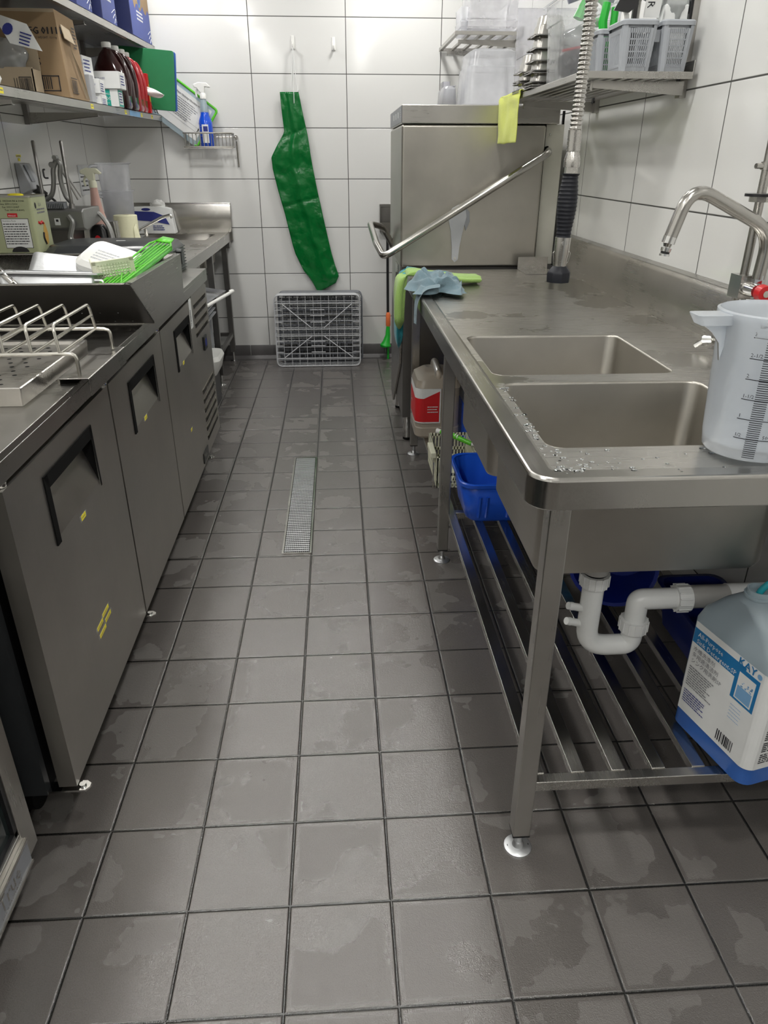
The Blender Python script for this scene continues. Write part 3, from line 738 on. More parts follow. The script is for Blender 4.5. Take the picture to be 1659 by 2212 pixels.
crumple((1.048, 1.50, zb+.205), (.05, .03, .022), 'alu', 'foil_pack', 'crumpled silver foil pack on top of the near left basket', 'foil', .5, 2, fq=2.4)
crumple((1.12, 1.50, zb+.185), (.042, .04, .065), 'clear_bag', 'plastic_bag', 'clear plastic bag filling the basket nearest the upright', 'bag', .3, 4)
b = MB(); b.box(1.085, 1.155, 1.47, 1.53, zb+.02, zb+.17); tag(b.build('parts_box', 'label_white', bev=.004), 'white card box inside the basket nearest the upright', 'box')

# clear bin of hoses and bags
t = thing('storage_bin', 'clear square storage bin full of bags on the slatted shelf', 'storage bin', (.955, 1.80, zb))
b = MB(); b.loft([(zb, .868, 1.035, 1.745, 1.905, .012), (zb+.165, .860, 1.045, 1.735, 1.915, .014), (zb+.167, .855, 1.05, 1.73, 1.92, .014), (zb+.225, .853, 1.053, 1.728, 1.923, .014)], cap1=False)
b.build('bin_body', 'clear3', t)
b = MB(); b.loft([(zb+.222, .842, 1.062, 1.716, 1.934, .014), (zb+.228, .842, 1.062, 1.716, 1.934, .014), (zb+.228, .855, 1.05, 1.73, 1.92, .012)], cap0=False, cap1=False); b.build('rim', 'clear2', t)
crumple((.95, 1.825, zb+.055), (.068, .058, .05), 'black', 'black_bag', 'dark bag at the bottom of the clear square bin', 'bag', .2, 1)
crumple((.95, 1.82, zb+.125), (.066, .058, .035), 'clear_bag', 'plastic_bag', 'clear crinkled bag in the middle of the clear square bin', 'bag', .3, 9)
b = MB(); b.tube([(.878, 1.77, zb+.088), (.95, 1.76, zb+.10), (1.02, 1.77, zb+.115)], .004, 8); tag(b.build('red_strap', 'red'), 'thin red strap across the bags in the clear square bin', 'strap')
b = MB(); b.tube([(.985+.038*math.cos(a), 1.80+.02*math.sin(a), zb+.205+.038*math.sin(a)) for a in [i*PI/9 for i in range(16)]], .013, 10); b.tube([(.93, 1.80, zb+.18), (.95, 1.80, zb+.235)], [.018, .010], 10)
tag(b.build('green_hose', 'green_tool'), 'coiled dark green hose on top in the clear square bin', 'hose')
b = MB(); b.tube([(.90, 1.84, zb+.24), (.96, 1.83, zb+.262), (1.05, 1.82, zb+.24)], [.016, .02, .014], 10); tag(b.build('black_handle_bundle', 'navy'), 'black glossy handles lying on top of the clear square bin', 'handles')
t = thing('tongs', 'bundle of steel tongs sticking out left above the clear bin', 'tongs', (.86, 1.80, zb+.25))
for i in range(3):
    b = MB(); b.tube([(.885, 1.80+i*.011, zb+.236), (.80, 1.78+i*.011, zb+.296+.003*i)], .0045, 8); b.build('tongs_arm', 'wire', t)

# stacked steel pans (each pan is a thing)
def pan_proto(label, depth=.06, w=.112, d=.105, top=True):
    t = thing('steel_pan', label, 'pan', (0, 0, 0), 'upturned steel pans')
    b = MB(); b.loft([(0, -w/2, w/2, -d/2, d/2, .012), (.004, -w/2+.006, w/2-.006, -d/2+.006, d/2-.006, .016), (depth*.55, -w/2+.010, w/2-.010, -d/2+.010, d/2-.010, .018), (depth*.58, -w/2+.013, w/2-.013, -d/2+.013, d/2-.013, .018), (depth, -w/2+.017, w/2-.017, -d/2+.017, d/2-.017, .02), (depth+.003, -w/2+.024, w/2-.024, -d/2+.024, d/2-.024, .016)], cap0=False)
    b.build('pan_body', 'steelv', t)
    b = MB(); b.loft([(-.001, -w/2-.009, w/2+.009, -d/2-.009, d/2+.009, .008), (.0025, -w/2-.009, w/2+.009, -d/2-.009, d/2+.009, .008), (.0025, -w/2, w/2, -d/2, d/2, .01)], cap0=False, cap1=False); b.build('rim', 'dark_steel', t)
    return t
p0 = None
stacks = [((.905, 2.06), [0, .007, .018, .046, .053, .083, .120, .16], 'middle stack beside the clear bin'),
          ((.905, 2.255), [0, .007, .030, .037, .065], 'far stack behind the yellow cloth'),
          ((.995, 2.17), [0, .008, .030, .06, .10], 'rear stack against the wall side')]
names = ['bottom', 'second', 'third', 'fourth', 'fifth', 'sixth', 'seventh', 'eighth']
for (sx, sy), hs, lab in stacks:
    for i, h in enumerate(hs):
        nm = 'topmost' if i == len(hs)-1 else names[i]
        lb = 'upturned steel pan, %s of the %s' % (nm, lab)
        if p0 is None: p0 = pan_proto(lb); p0.location = (sx, sy, zb+.002+h); p = p0
        else: p = dup(p0, Vector((sx, sy, zb+.002+h))-p0.location, lb)
        p['group'] = 'upturned steel pans'

# ================================================================= CLOTHS
def ribbon(path, w, m, name, label, ax='y', amp=.003, th=.003, seed=0, nu=14, sub=1):
    """cloth strip: path of points across the edge, width along axis"""
    P = smooth_path([Vector(p) for p in path], 6); n_ = len(P)-1
    def f(u, v):
        i = min(n_, int(round(v*n_))); p = P[i].copy()
        wv = w(v) if callable(w) else w
        o = (u-.5)*wv
        if ax == 'y': p.y += o
        else: p.x += o
        q = Vector((u*4+seed, v*5, seed)); p += Vector((noise.noise(q), noise.noise(q+Vector((7, 0, 0)))*.6, noise.noise(q+Vector((0, 9, 0)))*.6))*amp
        return p
    b = MB(); b.grid(f, nu, n_); return tag(b.build(name, m, solid=th, sub=sub, ang=180), label, 'cloth')
ribbon([(.868, 2.37, 1.592), (.852, 2.37, 1.594), (.843, 2.37, 1.588), (.8415, 2.37, 1.56), (.841, 2.37, 1.50), (.842, 2.37, 1.415)], lambda v: .41-.04*v, 'c_yellow', 'cloth', 'yellow green microfibre cloth hanging over the slatted shelf edge', amp=.008, seed=3)
def tail(path, hx, hy, m, label, seed):
    P = smooth_path([Vector(p) for p in path], 6); n_ = len(P)-1
    def f(u, v):
        i = min(n_, int(round(v*n_))); p = P[i].copy(); a = 2*PI*u; ca, sa = math.cos(a), math.sin(a)
        e = .55; sx_ = math.copysign(abs(ca)**e, ca); sy_ = math.copysign(abs(sa)**e, sa)
        k_ = noise.noise(Vector((ca*1.5+seed, sa*1.5, v*3)))*.35+1; sh = min(1, (1-v)*14+.05) if v > .93 else 1
        h_ = P[min(i+1, n_)]-P[max(i-1, 0)]; flat = abs(h_.normalized().z)
        return p+Vector((sx_*hx*k_*flat, sy_*hy*k_, (1-flat)*sx_*hx*.6*k_))*sh if v < .999 else p
    b = MB(); b.grid(f, 26, n_); return tag(b.build('cloth', m, ang=180), label, 'cloth')
tail([(.60, 2.19, .915), (.52, 2.22, .918), (.45, 2.23, .93), (.412, 2.23, .925), (.392, 2.23, .86), (.388, 2.22, .75), (.389, 2.22, .60)], .016, .055, 'c_teal', 'teal microfibre cloth hanging lowest over the bench corner', 4)
tail([(.71, 2.12, .912), (.62, 2.09, .918), (.54, 2.12, .925), (.45, 2.15, .935), (.400, 2.14, .925), (.384, 2.14, .87), (.382, 2.14, .80), (.384, 2.14, .70)], .021, .065, 'c_lime', 'pale green microfibre cloth draped over the bench corner', 8)
if False: ribbon([(.55, 2.20, .903), (.50, 2.22, .906), (.445, 2.22, .915), (.424, 2.22, .905), (.418, 2.22, .86), (.416, 2.22, .75), (.417, 2.22, .605)], .17, 'c_teal', 'cloth', 'teal microfibre cloth hanging lowest over the bench corner', amp=.006, seed=11)
if False: ribbon([(.70, 2.13, .905), (.62, 2.10, .912), (.56, 2.12, .918), (.49, 2.17, .922), (.43, 2.19, .928), (.411, 2.19, .905), (.407, 2.19, .85), (.408, 2.19, .77), (.409, 2.19, .685)], lambda v: .10+.10*min(1, v*1.8), 'c_lime', 'cloth', 'pale green microfibre cloth draped over the bench corner', amp=.008, seed=5)
# crumpled grey blue cloth: a thick rolled loop plus a hanging tail
loop = [(.43, 1.86, .912), (.47, 1.80, .918), (.54, 1.79, .92), (.60, 1.86, .918), (.605, 1.95, .916), (.56, 2.02, .925), (.50, 1.98, .935), (.455, 1.93, .94), (.42, 1.96, .925)]
def floppy(path, wfun, m, seed):
    P = smooth_path([Vector(p) for p in path], 6); n_ = len(P)-1; b = MB()
    def f(u, v):
        i = min(n_, int(round(v*n_))); p = P[i].copy(); t_ = (P[min(i+1, n_)]-P[max(i-1, 0)]).normalized(); s_ = t_.cross(Vector((0, 0, 1))).normalized()
        a = 2*PI*u; r = wfun(v)*(1+.35*noise.noise(Vector((u*5, v*6, seed))))
        p += s_*math.cos(a)*r+Vector((0, 0, 1))*max(-.8, math.sin(a))*r*.62
        p += Vector((0, 0, .006))*math.sin(a*5+v*20)*.5
        return p
    b.grid(f, 22, n_); return b
b = MB()
def crump(u, v):
    q = Vector((u*3.1, v*3.3, 4.2)); n1_ = noise.noise(q); n2_ = noise.noise(q+Vector((9, 2, 5))); n3_ = noise.noise(q*2.1+Vector((3, 8, 1)))
    a, c = (u-.5)*2, (v-.5)*2; e_ = max(0, 1-max(abs(a), abs(c))**2.2)
    return Vector((.512+a*.105+n2_*.05, 1.90+c*.15+n1_*.07, .9035+.006+e_*(.030+.075*abs(n3_)+.03*abs(n1_))))
b.grid(crump, 34, 34)
P = smooth_path([Vector(p) for p in [(.50, 1.82, .935), (.455, 1.80, .930), (.432, 1.79, .912), (.4165, 1.785, .87), (.414, 1.78, .80)]], 6); n_ = len(P)-1
b.grid(lambda u, v: P[min(n_, int(round(v*n_)))]+Vector((.004*math.sin(u*9), (u-.5)*(.15-.05*v), .006*math.sin(u*7)*(1-v))), 12, n_)
tag(b.build('cloth', 'c_blue', sub=1, ang=180), 'crumpled grey blue cloth heaped on the bench corner', 'cloth')

# ================================================================= ON THE BENCH: MEASURING JUG
jx, jy = .842, .185
t = thing('measuring_jug', 'large milky measuring jug with black scale on near end of sink bench', 'jug', (jx, jy, H))
HJ = H-.018
prof = [(.066, H+.004), (.072, H), (.0755, H+.004), (.0785, H+.03), (.0885, HJ+.243), (.0930, HJ+.247), (.0930, HJ+.255), (.0885, HJ+.257)]
b = MB(); b.lathe(jx, jy, [(.001, H+.004)]+prof+[(.085, HJ+.243), (.0755, H+.02), (.001, H+.010)], 48, cap=False); b.build('jug_body', 'jug', t, ang=50)
b = MB(); b.loft([(HJ+.235, jx-.135, jx-.080, jy-.022, jy+.012, .006), (HJ+.253, jx-.145, jx-.080, jy-.026, jy+.016, .006)]);
b.prism([(jx-.128, HJ+.236), (jx-.110, HJ+.222), (jx-.095, HJ+.205), (jx-.088, HJ+.175), (jx-.078, HJ+.236)], 'y', jy-.009, jy-.001); b.build('pouring_lip', 'jug', t, bev=.002)
b = MB()
def onjug(a, z, d=.0006):
    f = (z-H)/.25; r = .0775+.0113*f+d; return Vector((jx+r*math.sin(a), jy-r*math.cos(a), z))
def arcstrip(a0, a1, z, th, n=6):
    for i in range(n):
        u0, u1 = a0+(a1-a0)*i/n, a0+(a1-a0)*(i+1)/n; b.quad(onjug(u0, z), onjug(u1, z), onjug(u1, z+th), onjug(u0, z+th))
ac = -.52
zs = [H+.040+i*.0332 for i in range(6)]
for i in range(56):
    z = H+.008+i*.00362
    if z < zs[-1]: arcstrip(ac-.10, ac+.14, z, .0013, 3)
for i, (z, a_, c_) in enumerate(zip(zs, ['1/2', '1', '1-1/2', '2', '2-1/2', '3'], ['500', '1000', '1500', '2000', '2500', '3000'])):
    arcstrip(ac-.34, ac+.40, z, .0013, 8)
    for s_, aa, sz in ((a_, ac-.33, .0085), (c_, ac+.20, .0085)):
        vs, fs = text_mesh(s_, sz); b.add([onjug(aa+v[0]/.083, z+.0035+v[1]) for v in vs], fs)
vs, fs = text_mesh('Ltr', .008); b.add([onjug(ac-.27+v[0]/.083, H+.222+v[1]) for v in vs], fs)
b.build('scale_print', 'ink', t, smooth=False)

# ================================================================= UNDERSHELF ITEMS
ZS = .2055
# detergent bottle: local frame, long label face towards the aisle
T = TR((.972, .178, ZS), 0, 0, math.radians(14))
t = thing('detergent_bottle', 'big bottle of blue detergent with blue and white label at near end of undershelf', 'bottle', (1.0, .178, ZS))
BW, BD = .088, .112   # half sizes x, y
b = MB(T); zl = .112
b.loft([(.002, -BW+.012, BW-.012, -BD+.012, BD-.012, .02), (.012, -BW+.001, BW-.001, -BD+.001, BD-.001, .026), (zl, -BW+.001, BW-.001, -BD+.001, BD-.001, .026)])
b.build('detergent', 'blue_liquid', t, label='blue detergent filling the lower third')
b = MB(T); b.loft([(zl, -BW, BW, -BD, BD, .026), (.285, -BW, BW, -BD, BD, .026), (.31, -BW+.006, BW-.006, -BD+.006, BD-.006, .03), (.345, -BW+.016, BW-.060, -BD+.036, BD-.032, .04), (.378, -.075, -.005, -.030, .042, .034), (.386, -.0655, -.0185, -.0175, .0295, .0234), (.405, -.0655, -.0185, -.0175, .0295, .0234), (.405, -.0625, -.0215, -.0145, .0265, .0204), (.39, -.0625, -.0215, -.0145, .0265, .0204)], cap0=False, cap1=False)
b.loft([(.390, -.069, -.015, -.021, .033, .0269), (.395, -.069, -.015, -.021, .033, .0269)])
b.tube(smooth_path([Vector(p) for p in [(.01, .01, .37), (.04, .005, .36), (.062, 0, .32), (.066, 0, .27)]], 5), .016, 12)
b.build('bottle_body', 'bottle_hazy', t)
b = MB(T); xf = -BW-.0008
u_, v_ = Vector((0, -1, 0)), Vector((0, 0, 1))
y0_, y1_ = BD-.022, -BD+.022
def Q(a, z, d=0): return Vector((xf-d, BD-.018-a, z))   # a runs from far edge to near edge
W_ = 2*BD-.036
b.quad(Q(0, .055), Q(W_, .055), Q(W_, .283), Q(0, .283), 0)
b.quad(Q(0, .232, .0003), Q(W_*.78, .232, .0003), Q(W_*.78, .268, .0003), Q(0, .268, .0003), 1)
b.quad(Q(W_*.66, .185, .0004), Q(W_*.98, .185, .0004), Q(W_*.98, .262, .0004), Q(W_*.66, .262, .0004), 1)
b.quad(Q(W_*.71, .19, .0006), Q(W_*.94, .19, .0006), Q(W_*.94, .252, .0006), Q(W_*.71, .252, .0006), 0)
b.quad(Q(W_*.725, .193, .0008), Q(W_*.925, .193, .0008), Q(W_*.925, .222, .0008), Q(W_*.725, .222, .0008), 3)
rr = random.Random(4)
for i in range(16):
    a = W_*(.735+.18*rr.random()); z = .222+.014*rr.random(); s_ = .002+.002*rr.random(); b.quad(Q(a, z, .001), Q(a+s_, z, .001), Q(a+s_, z+s_, .001), Q(a, z+s_, .001), 3)
T3 = T.to_3x3()
def ltext(s, size, a, z, mi, d=.0009): 
    o = Q(a, z, d); vs, fs = text_mesh(s, size); b.add([o+u_*p[0]+v_*p[1] for p in vs], fs, mi)
ltext('All-Purpose', .0155, .012, .252, 0); ltext('Sink Detergent-SP', .0155, .012, .2355, 0)
ltext('KAY', .024, W_*.66, .2655, 1); ltext('KAY', .024, W_*.66+.0012, .2655, 1, .0012); ltext('KAY', .024, W_*.66+.0006, .2661, 1, .0014)
b.add([Q(W_*.68+.052+.006*math.cos(a), .272+.006*math.sin(a), .0009) for a in [2*PI*i/12 for i in range(12)]], [tuple(range(12))], 3)
ltext('水槽洗涤剂', .013, .008, .215, 4); ltext('多用途清洁剂', .013, .008, .200, 4); ltext('シンク用洗剤SP', .013, .008, .185, 4)
lines(b, Q(.008, .172, .0009), u_, v_, 9, W_*.42, .0058, .0026, 4, seed=3); lines(b, Q(.008, .11, .0009), u_, v_, 6, W_*.36, .0058, .0026, 5, seed=4)
lines(b, Q(W_*.70, .17, .0009), u_, v_, 5, W_*.2, .008, .0012, 3, seed=6)
bars(b, Q(W_*.62, .066, .0009), u_, v_, 16, W_*.24, .026, 2)
# second face (towards the room end)
def Q2(a, z, d=0): return Vector((-BW+.018+a, -BD-.0008-d, z))
b.quad(Q2(0, .055), Q2(.14, .055), Q2(.14, .283), Q2(0, .283), 0)
for k_ in range(7): lines(b, Q2(.006, .272-k_*.030, .0004), (1, 0, 0), v_, 5, .128, .0052, .003, 2, .12, seed=20+k_)
# wrap the corner
ring = [(-BW-.0006, -BD+.022)]+[(-BW+.022-.0228*math.cos(a), -BD+.022-.0228*math.sin(a)) for a in [i*PI/2/6 for i in range(7)]]
for i in range(len(ring)-1): b.quad((ring[i][0], ring[i][1], .055), (ring[i+1][0], ring[i+1][1], .055), (ring[i+1][0], ring[i+1][1], .283), (ring[i][0], ring[i][1], .283), 0)
b.build('label', ['label_white', 'label_blue', 'ink', 'label_pale', 'ink_grey', 'ink_blue'], t, smooth=False)
b = MB(); nk = T @ Vector((-.042, .006, .395)); b.tube(smooth_path([nk+Vector((0, 0, -.02)), nk+Vector((.006, 0, .012)), nk+Vector((.05, -.012, .06)), nk+Vector((.11, -.02, .09)), nk+Vector((.155, 0, .15))], 6), .0065, 12)
tag(rebase(b.build('dosing_tube', 'teal_plastic'), nk), 'teal dosing tube running into the big detergent bottle', 'tube')

# blue tub
t = thing('blue_tub', 'bright blue plastic tub on the undershelf beneath the far bowl', 'tub', (.655, 1.37, ZS))
b = MB(); tx0, tx1, ty0, ty1 = .540, .80, 1.255, 1.535; z0, z1 = ZS+.001, ZS+.155
b.loft([(z1, tx0-.002, tx1+.002, ty0-.002, ty1+.002, .05), (z0+.012, tx0+.02, tx1-.02, ty0+.02, ty1-.02, .045), (z0, tx0+.03, tx1-.03, ty0+.03, ty1-.03, .04)], cap0=False)
b.build('tub_body', 'blue', t, solid=.003)
b = MB(); b.loft([(z1-.012, tx0-.012, tx1+.012, ty0-.012, ty1+.012, .055), (z1, tx0-.013, tx1+.013, ty0-.013, ty1+.013, .055), (z1+.003, tx0-.009, tx1+.009, ty0-.009, ty1+.009, .053), (z1, tx0, tx1, ty0, ty1, .05)], cap0=False, cap1=False); b.build('rim', 'blue', t)
for x in (.60, .625, .70, .725): MB().tube([(x, ty0+.019, z0+.02), (x, ty0+.003, z1-.05)], .006, 8).build('rib', 'blue', t)
# beige parts crate with brush
t = thing('parts_crate', 'beige slotted plastic crate with wire handle behind the blue tub', 'crate', (.60, 1.72, ZS))
b = MB(); cx0, cx1, cy0, cy1, z0, z1 = .490, .80, 1.575, 1.86, ZS+.001, ZS+.125
b.box(cx0, cx1, cy0, cy1, z0, z0+.004)
for (xa, xb, ya, yb) in ((cx0, cx1, cy0, cy0+.004), (cx0, cx1, cy1-.004, cy1), (cx0, cx0+.004, cy0, cy1), (cx1-.004, cx1, cy0, cy1), (.645, .649, cy0, cy1)):
    b.box(xa, xb, ya, yb, z1-.012, z1); b.box(xa, xb, ya, yb, z0+.05, z0+.062); b.box(xa, xb, ya, yb, z0+.02, z0+.028)
    L = max(xb-xa, yb-ya); nn = int(L/.013)
    for i in range(nn):
        a = i/nn
        if xb-xa > yb-ya: b.box(xa+L*a, xa+L*a+.005, ya, yb, z0, z1)
        else: b.box(xa, xb, ya+L*a, ya+L*a+.005, z0, z1)
b.build('crate_body', 'cream', t, smooth=False)
b = MB(); b.box(cx0-.022, cx0-.001, 1.60, 1.72, z1-.01, z1+.012); b.build('end_grip', 'cream', t, bev=.003)
b = MB(); b.tube(fillet([(cx0-.012, 1.60, z1-.01), (cx0-.010, 1.60, z1-.13), (cx0-.012, 1.585, z1-.13), (cx0-.012, 1.585, z1-.02)], .006, 4), .0022, 8); b.build('wire_hook', 'wire', t)
t = thing('scrub_brush', 'green and white washing-up brush lying across the beige crate', 'brush', (.60, 1.72, z1))
b = MB(); b.tube([(.53, 1.79, z1+.03), (.575, 1.745, z1+.028), (.64, 1.69, z1+.012)], [.009, .011, .009], 12); b.build('grip', 'lime', t)
b = MB()
for i in range(6): f = i/6; b.tube([(.55+.05*f, 1.77-.045*f, z1+.029-.004*f), (.553+.05*f, 1.767-.045*f, z1+.029-.004*f)], .0118, 12)
b.tube([(.515, 1.80, z1+.03), (.53, 1.79, z1+.03)], [.012, .009], 12); b.tube([(.64, 1.69, z1+.012), (.70, 1.66, z1+.004), (.75, 1.65, z1+.004)], [.008, .007, .01], 12); b.build('shaft', 'white', t)
# jerrycans
def can(name, label, x0, x1, y0, y1, h, body, lvl, liq):
    t = thing(name, label, 'jerrycan', ((x0+x1)/2, (y0+y1)/2, ZS)); z = ZS
    b = MB(); b.loft([(z+.001, x0+.012, x1-.012, y0+.012, y1-.012, .03), (z+.012, x0, x1, y0, y1, .036), (z+.05, x0, x1, y0, y1, .036), (z+.054, x0+.003, x1-.003, y0+.003, y1-.003, .036), (z+h*.74, x0+.003, x1-.003, y0+.003, y1-.003, .036), (z+h*.76, x0, x1, y0, y1, .036), (z+h*.86, x0+.008, x1-.008, y0+.008, y1-.008, .04), (z+h*.93, x0+.04, x1-.04, y0+.03, y1-.03, .04)]); b.build('can_body', body, t)
    b = MB(); ym = (y0+y1)/2; xm = (x0+x1)/2; b.tube(smooth_path([Vector(p) for p in [(xm, y0+.03, z+h*.86), (xm, y0+.045, z+h*.96), (xm, ym, z+h), (xm, y1-.06, z+h), (xm, y1-.04, z+h*.9)]], 5), .016, 12); b.build('carry_handle', body, t)
    b = MB(); b.lathe(xm+.05, y0+.05, [(.022, z+h*.86), (.022, z+h*.97), (.019, z+h*.98)], 20); b.build('cap', body, t)
    if liq:
        b = MB(); b.loft([(z+.002, x0+.002, x1-.002, y0+.002, y1-.002, .034), (z+lvl, x0+.002, x1-.002, y0+.002, y1-.002, .034)]); o = b.build('liquid', liq, t, label='blue liquid inside')
        for v in o.data.vertices: pass
    return t
t = can('jerrycan', 'off white jerrycan with red label at the far end of the undershelf', .462, .665, 2.125, 2.375, .31, 'can_white', 0, None)
b = MB(); yy = 2.1235
def L1(a, z, d=0): return Vector((.466+.036+a, yy-.001-d, z))
b = MB()
xq = .4605
def L2(a, z, d=0): return Vector((xq-d, 2.335-a, z))
zz0, zz1 = ZS+.075, ZS+.235
pa = [(xq+.0005, 2.335), (xq+.0005, 2.161)]+[(xq+.0375-.037*math.cos(a), 2.161-.037*math.sin(a)) for a in [i*PI/14 for i in range(1, 8)]]+[(.574, 2.1238)]
for i in range(len(pa)-1):
    (xa, ya), (xb, yb) = pa[i], pa[i+1]; e_ = .0006; g0, g1 = (.05 if i == 0 else .02), (.02 if i < len(pa)-2 else .02)
    b.quad((xa, ya, zz0), (xb, yb, zz0), (xb, yb, zz1), (xa, ya, zz1), 0)
    ya2 = ya-.006 if i == 0 else ya; xb2 = xb-.006 if i == len(pa)-2 else xb
    h_a, h_b = (zz1-.030, zz1-.045) if i == 0 else (zz1-.045, zz1-.045) if i < len(pa)-2 else (zz1-.045, zz1-.012)
    b.quad((xa-e_, ya2-(e_ if i else 0), zz0+.006), (xb2-e_*(i < len(pa)-2), yb-e_*(i > 0), zz0+.006), (xb2-e_*(i < len(pa)-2), yb-e_*(i > 0), h_b), (xa-e_, ya2-(e_ if i else 0), h_a), 1)
b.text('Suma', .022, L2(.03, ZS+.14, .0012), (0, -1, 0), (0, 0, 1), 0)
lines(b, L1(.012, ZS+.15, .0008), (1, 0, 0), (0, 0, 1), 3, .05, .012, .004, 0, seed=8)
b.build('label', ['label_white', 'label_red'], t, smooth=False, label='red and white label')
t = can('jerrycan', 'jerrycan half full of blue liquid behind the second bench leg', .680, .84, 2.06, 2.33, .30, 'can_clear', .155, None)
b = MB(); b.loft([(ZS+.0005, .679, .841, 2.059, 2.331, .036), (ZS+.155, .679, .841, 2.059, 2.331, .036)]); b.build('liquid', 'blue', t, label='blue liquid in the lower half')
# blue items at the back of the undershelf
t = thing('blue_bucket', 'deep blue plastic bucket lying at the back of the undershelf', 'bucket', (.98, .78, ZS))
b = MB(TR((.95, .86, ZS+.115), math.radians(78), 0, math.radians(-30))); b.lathe(0, 0, [(.082, 0), (.088, .004), (.115, .17), (.122, .172), (.122, .182), (.112, .182), (.082, .012), (.001, .01)], 32, cap=False); b.build('bucket_body', 'blue_dark', t)
t = thing('blue_tub', 'dark blue tub at the wall side of the undershelf, behind the pipe', 'tub', (1.08, .56, ZS))
b = MB(); b.loft([(ZS+.001, 1.00, 1.14, .44, .66, .03), (ZS+.12, .985, 1.15, .42, .68, .035), (ZS+.121, .975, 1.16, .41, .69, .035)], cap1=False); b.build('tub_body', 'navy', t, solid=.003)
t = thing('rubber_glove', 'teal blue rubber glove with curled fingers on the undershelf behind the near leg', 'glove', (.79, .93, ZS))
for i in range(4):
    b = MB(); b.tube(smooth_path([Vector(p) for p in [(.75, 1.00-.03*i, ZS+.012+.022*i), (.79, .97-.03*i, ZS+.016+.022*i), (.83, .93-.03*i, ZS+.013+.022*i)]], 5), [.012]*10+[.010], 10)
    b.build('finger', 'label_blue', t)
# small black bits
b = MB(); b.tube([(.565, 1.60, ZS+.03), (.60, 1.565, ZS+.02)], .014, 10)
tag(b.build('black_nozzle', 'black'), 'small black nozzle beside the beige crate', 'nozzle')

# ================================================================= BACK WALL THINGS
for hx, hz, lab in ((-.121, 2.02, 'white adhesive wall hook that carries the green apron'), (.137, 2.015, 'empty white adhesive wall hook right of the apron hook')):
    t = thing('wall_hook', lab, 'hook', (hx, YB, hz), 'white wall hooks')
    MB().loft([(hz-.036, hx-.013, hx+.013, YB-.006, YB-.0005, .002), (hz+.036, hx-.010, hx+.010, YB-.006, YB-.0005, .002)]).build('backplate', 'white', t, bev=.0015)
    b = MB(); b.tube(smooth_path([Vector(p) for p in [(hx, YB-.006, hz+.005), (hx, YB-.012, hz-.022), (hx, YB-.024, hz-.034), (hx, YB-.034, hz-.026), (hx, YB-.036, hz-.010)]], 5), [.006]*20+[.004], 10); b.build('hook_arm', 'white', t)
t = thing('apron', 'long folded green vinyl apron hanging on the back wall', 'apron', (-.12, YB-.04, 1.75))
rows = [(1.745, -.218, -.097), (1.62, -.211, -.075), (1.516, -.202, -.053), (1.434, -.256, -.041), (1.365, -.297, -.033), (1.295, -.293, -.022), (1.167, -.266, .001), (1.007, -.226, .033), (.811, -.185, .074), (.655, -.141, .109), (.565, -.115, .134), (.505, -.075, .110)]
def aprow(v):
    z = 1.745+(.505-1.745)*v
    for i in range(len(rows)-1):
        if rows[i][0] >= z >= rows[i+1][0]-1e-9:
            f = (rows[i][0]-z)/(rows[i][0]-rows[i+1][0]); return z, rows[i][1]*(1-f)+rows[i+1][1]*f, rows[i][2]*(1-f)+rows[i+1][2]*f
    return z, rows[-1][1], rows[-1][2]
def apf(yo, sd):
    def f(u, v):
        z, a, c = aprow(v)
        zb_ = (.60+(.487-.60)*u/.3) if u < .3 else (.487+(.552-.487)*(u-.3)/.7)
        if v > .8: z += (zb_-.505)*((v-.8)/.2)
        y = YB-.034+yo+.009*noise.noise(Vector((u*2.2+sd, v*9, sd)))+.004*noise.noise(Vector((u*6, v*22, sd+3)))
        for zf in (1.51, 1.09): y += .006*math.exp(-((z-zf-(u-.5)*.06)/.008)**2)
        y -= .010*math.exp(-((u-.45-.25*v)/.10)**2)
        return (a+(c-a)*u, y, z)
    return f
b = MB(); b.grid(apf(0, 1.0), 28, 110); b.build('apron_sheet', 'green_pvc', t, solid=.0012, ang=180)
b = MB(); b.grid(apf(.012, 5.0), 14, 50); b.build('folded_layer', 'green_pvc', t, solid=.0012, ang=180)
b = MB()
for p in ([(-.121, YB-.036, 1.99), (-.128, YB-.037, 1.87), (-.137, YB-.036, 1.75)], [(-.120, YB-.036, 1.99), (-.112, YB-.040, 1.85), (-.099, YB-.037, 1.745)], [(-.122, YB-.038, 1.988), (-.134, YB-.042, 1.86), (-.146, YB-.038, 1.752)], [(-.119, YB-.038, 1.988), (-.126, YB-.045, 1.80), (-.128, YB-.046, 1.68)]):
    b.tube(smooth_path([Vector(q) for q in p], 6), .0022, 6)
b.tube([(-.099, YB-.037, 1.76), (-.101, YB-.037, 1.748)], .006, 8)
b.build('neck_cord', 'label_white', t, label='white neck cord')

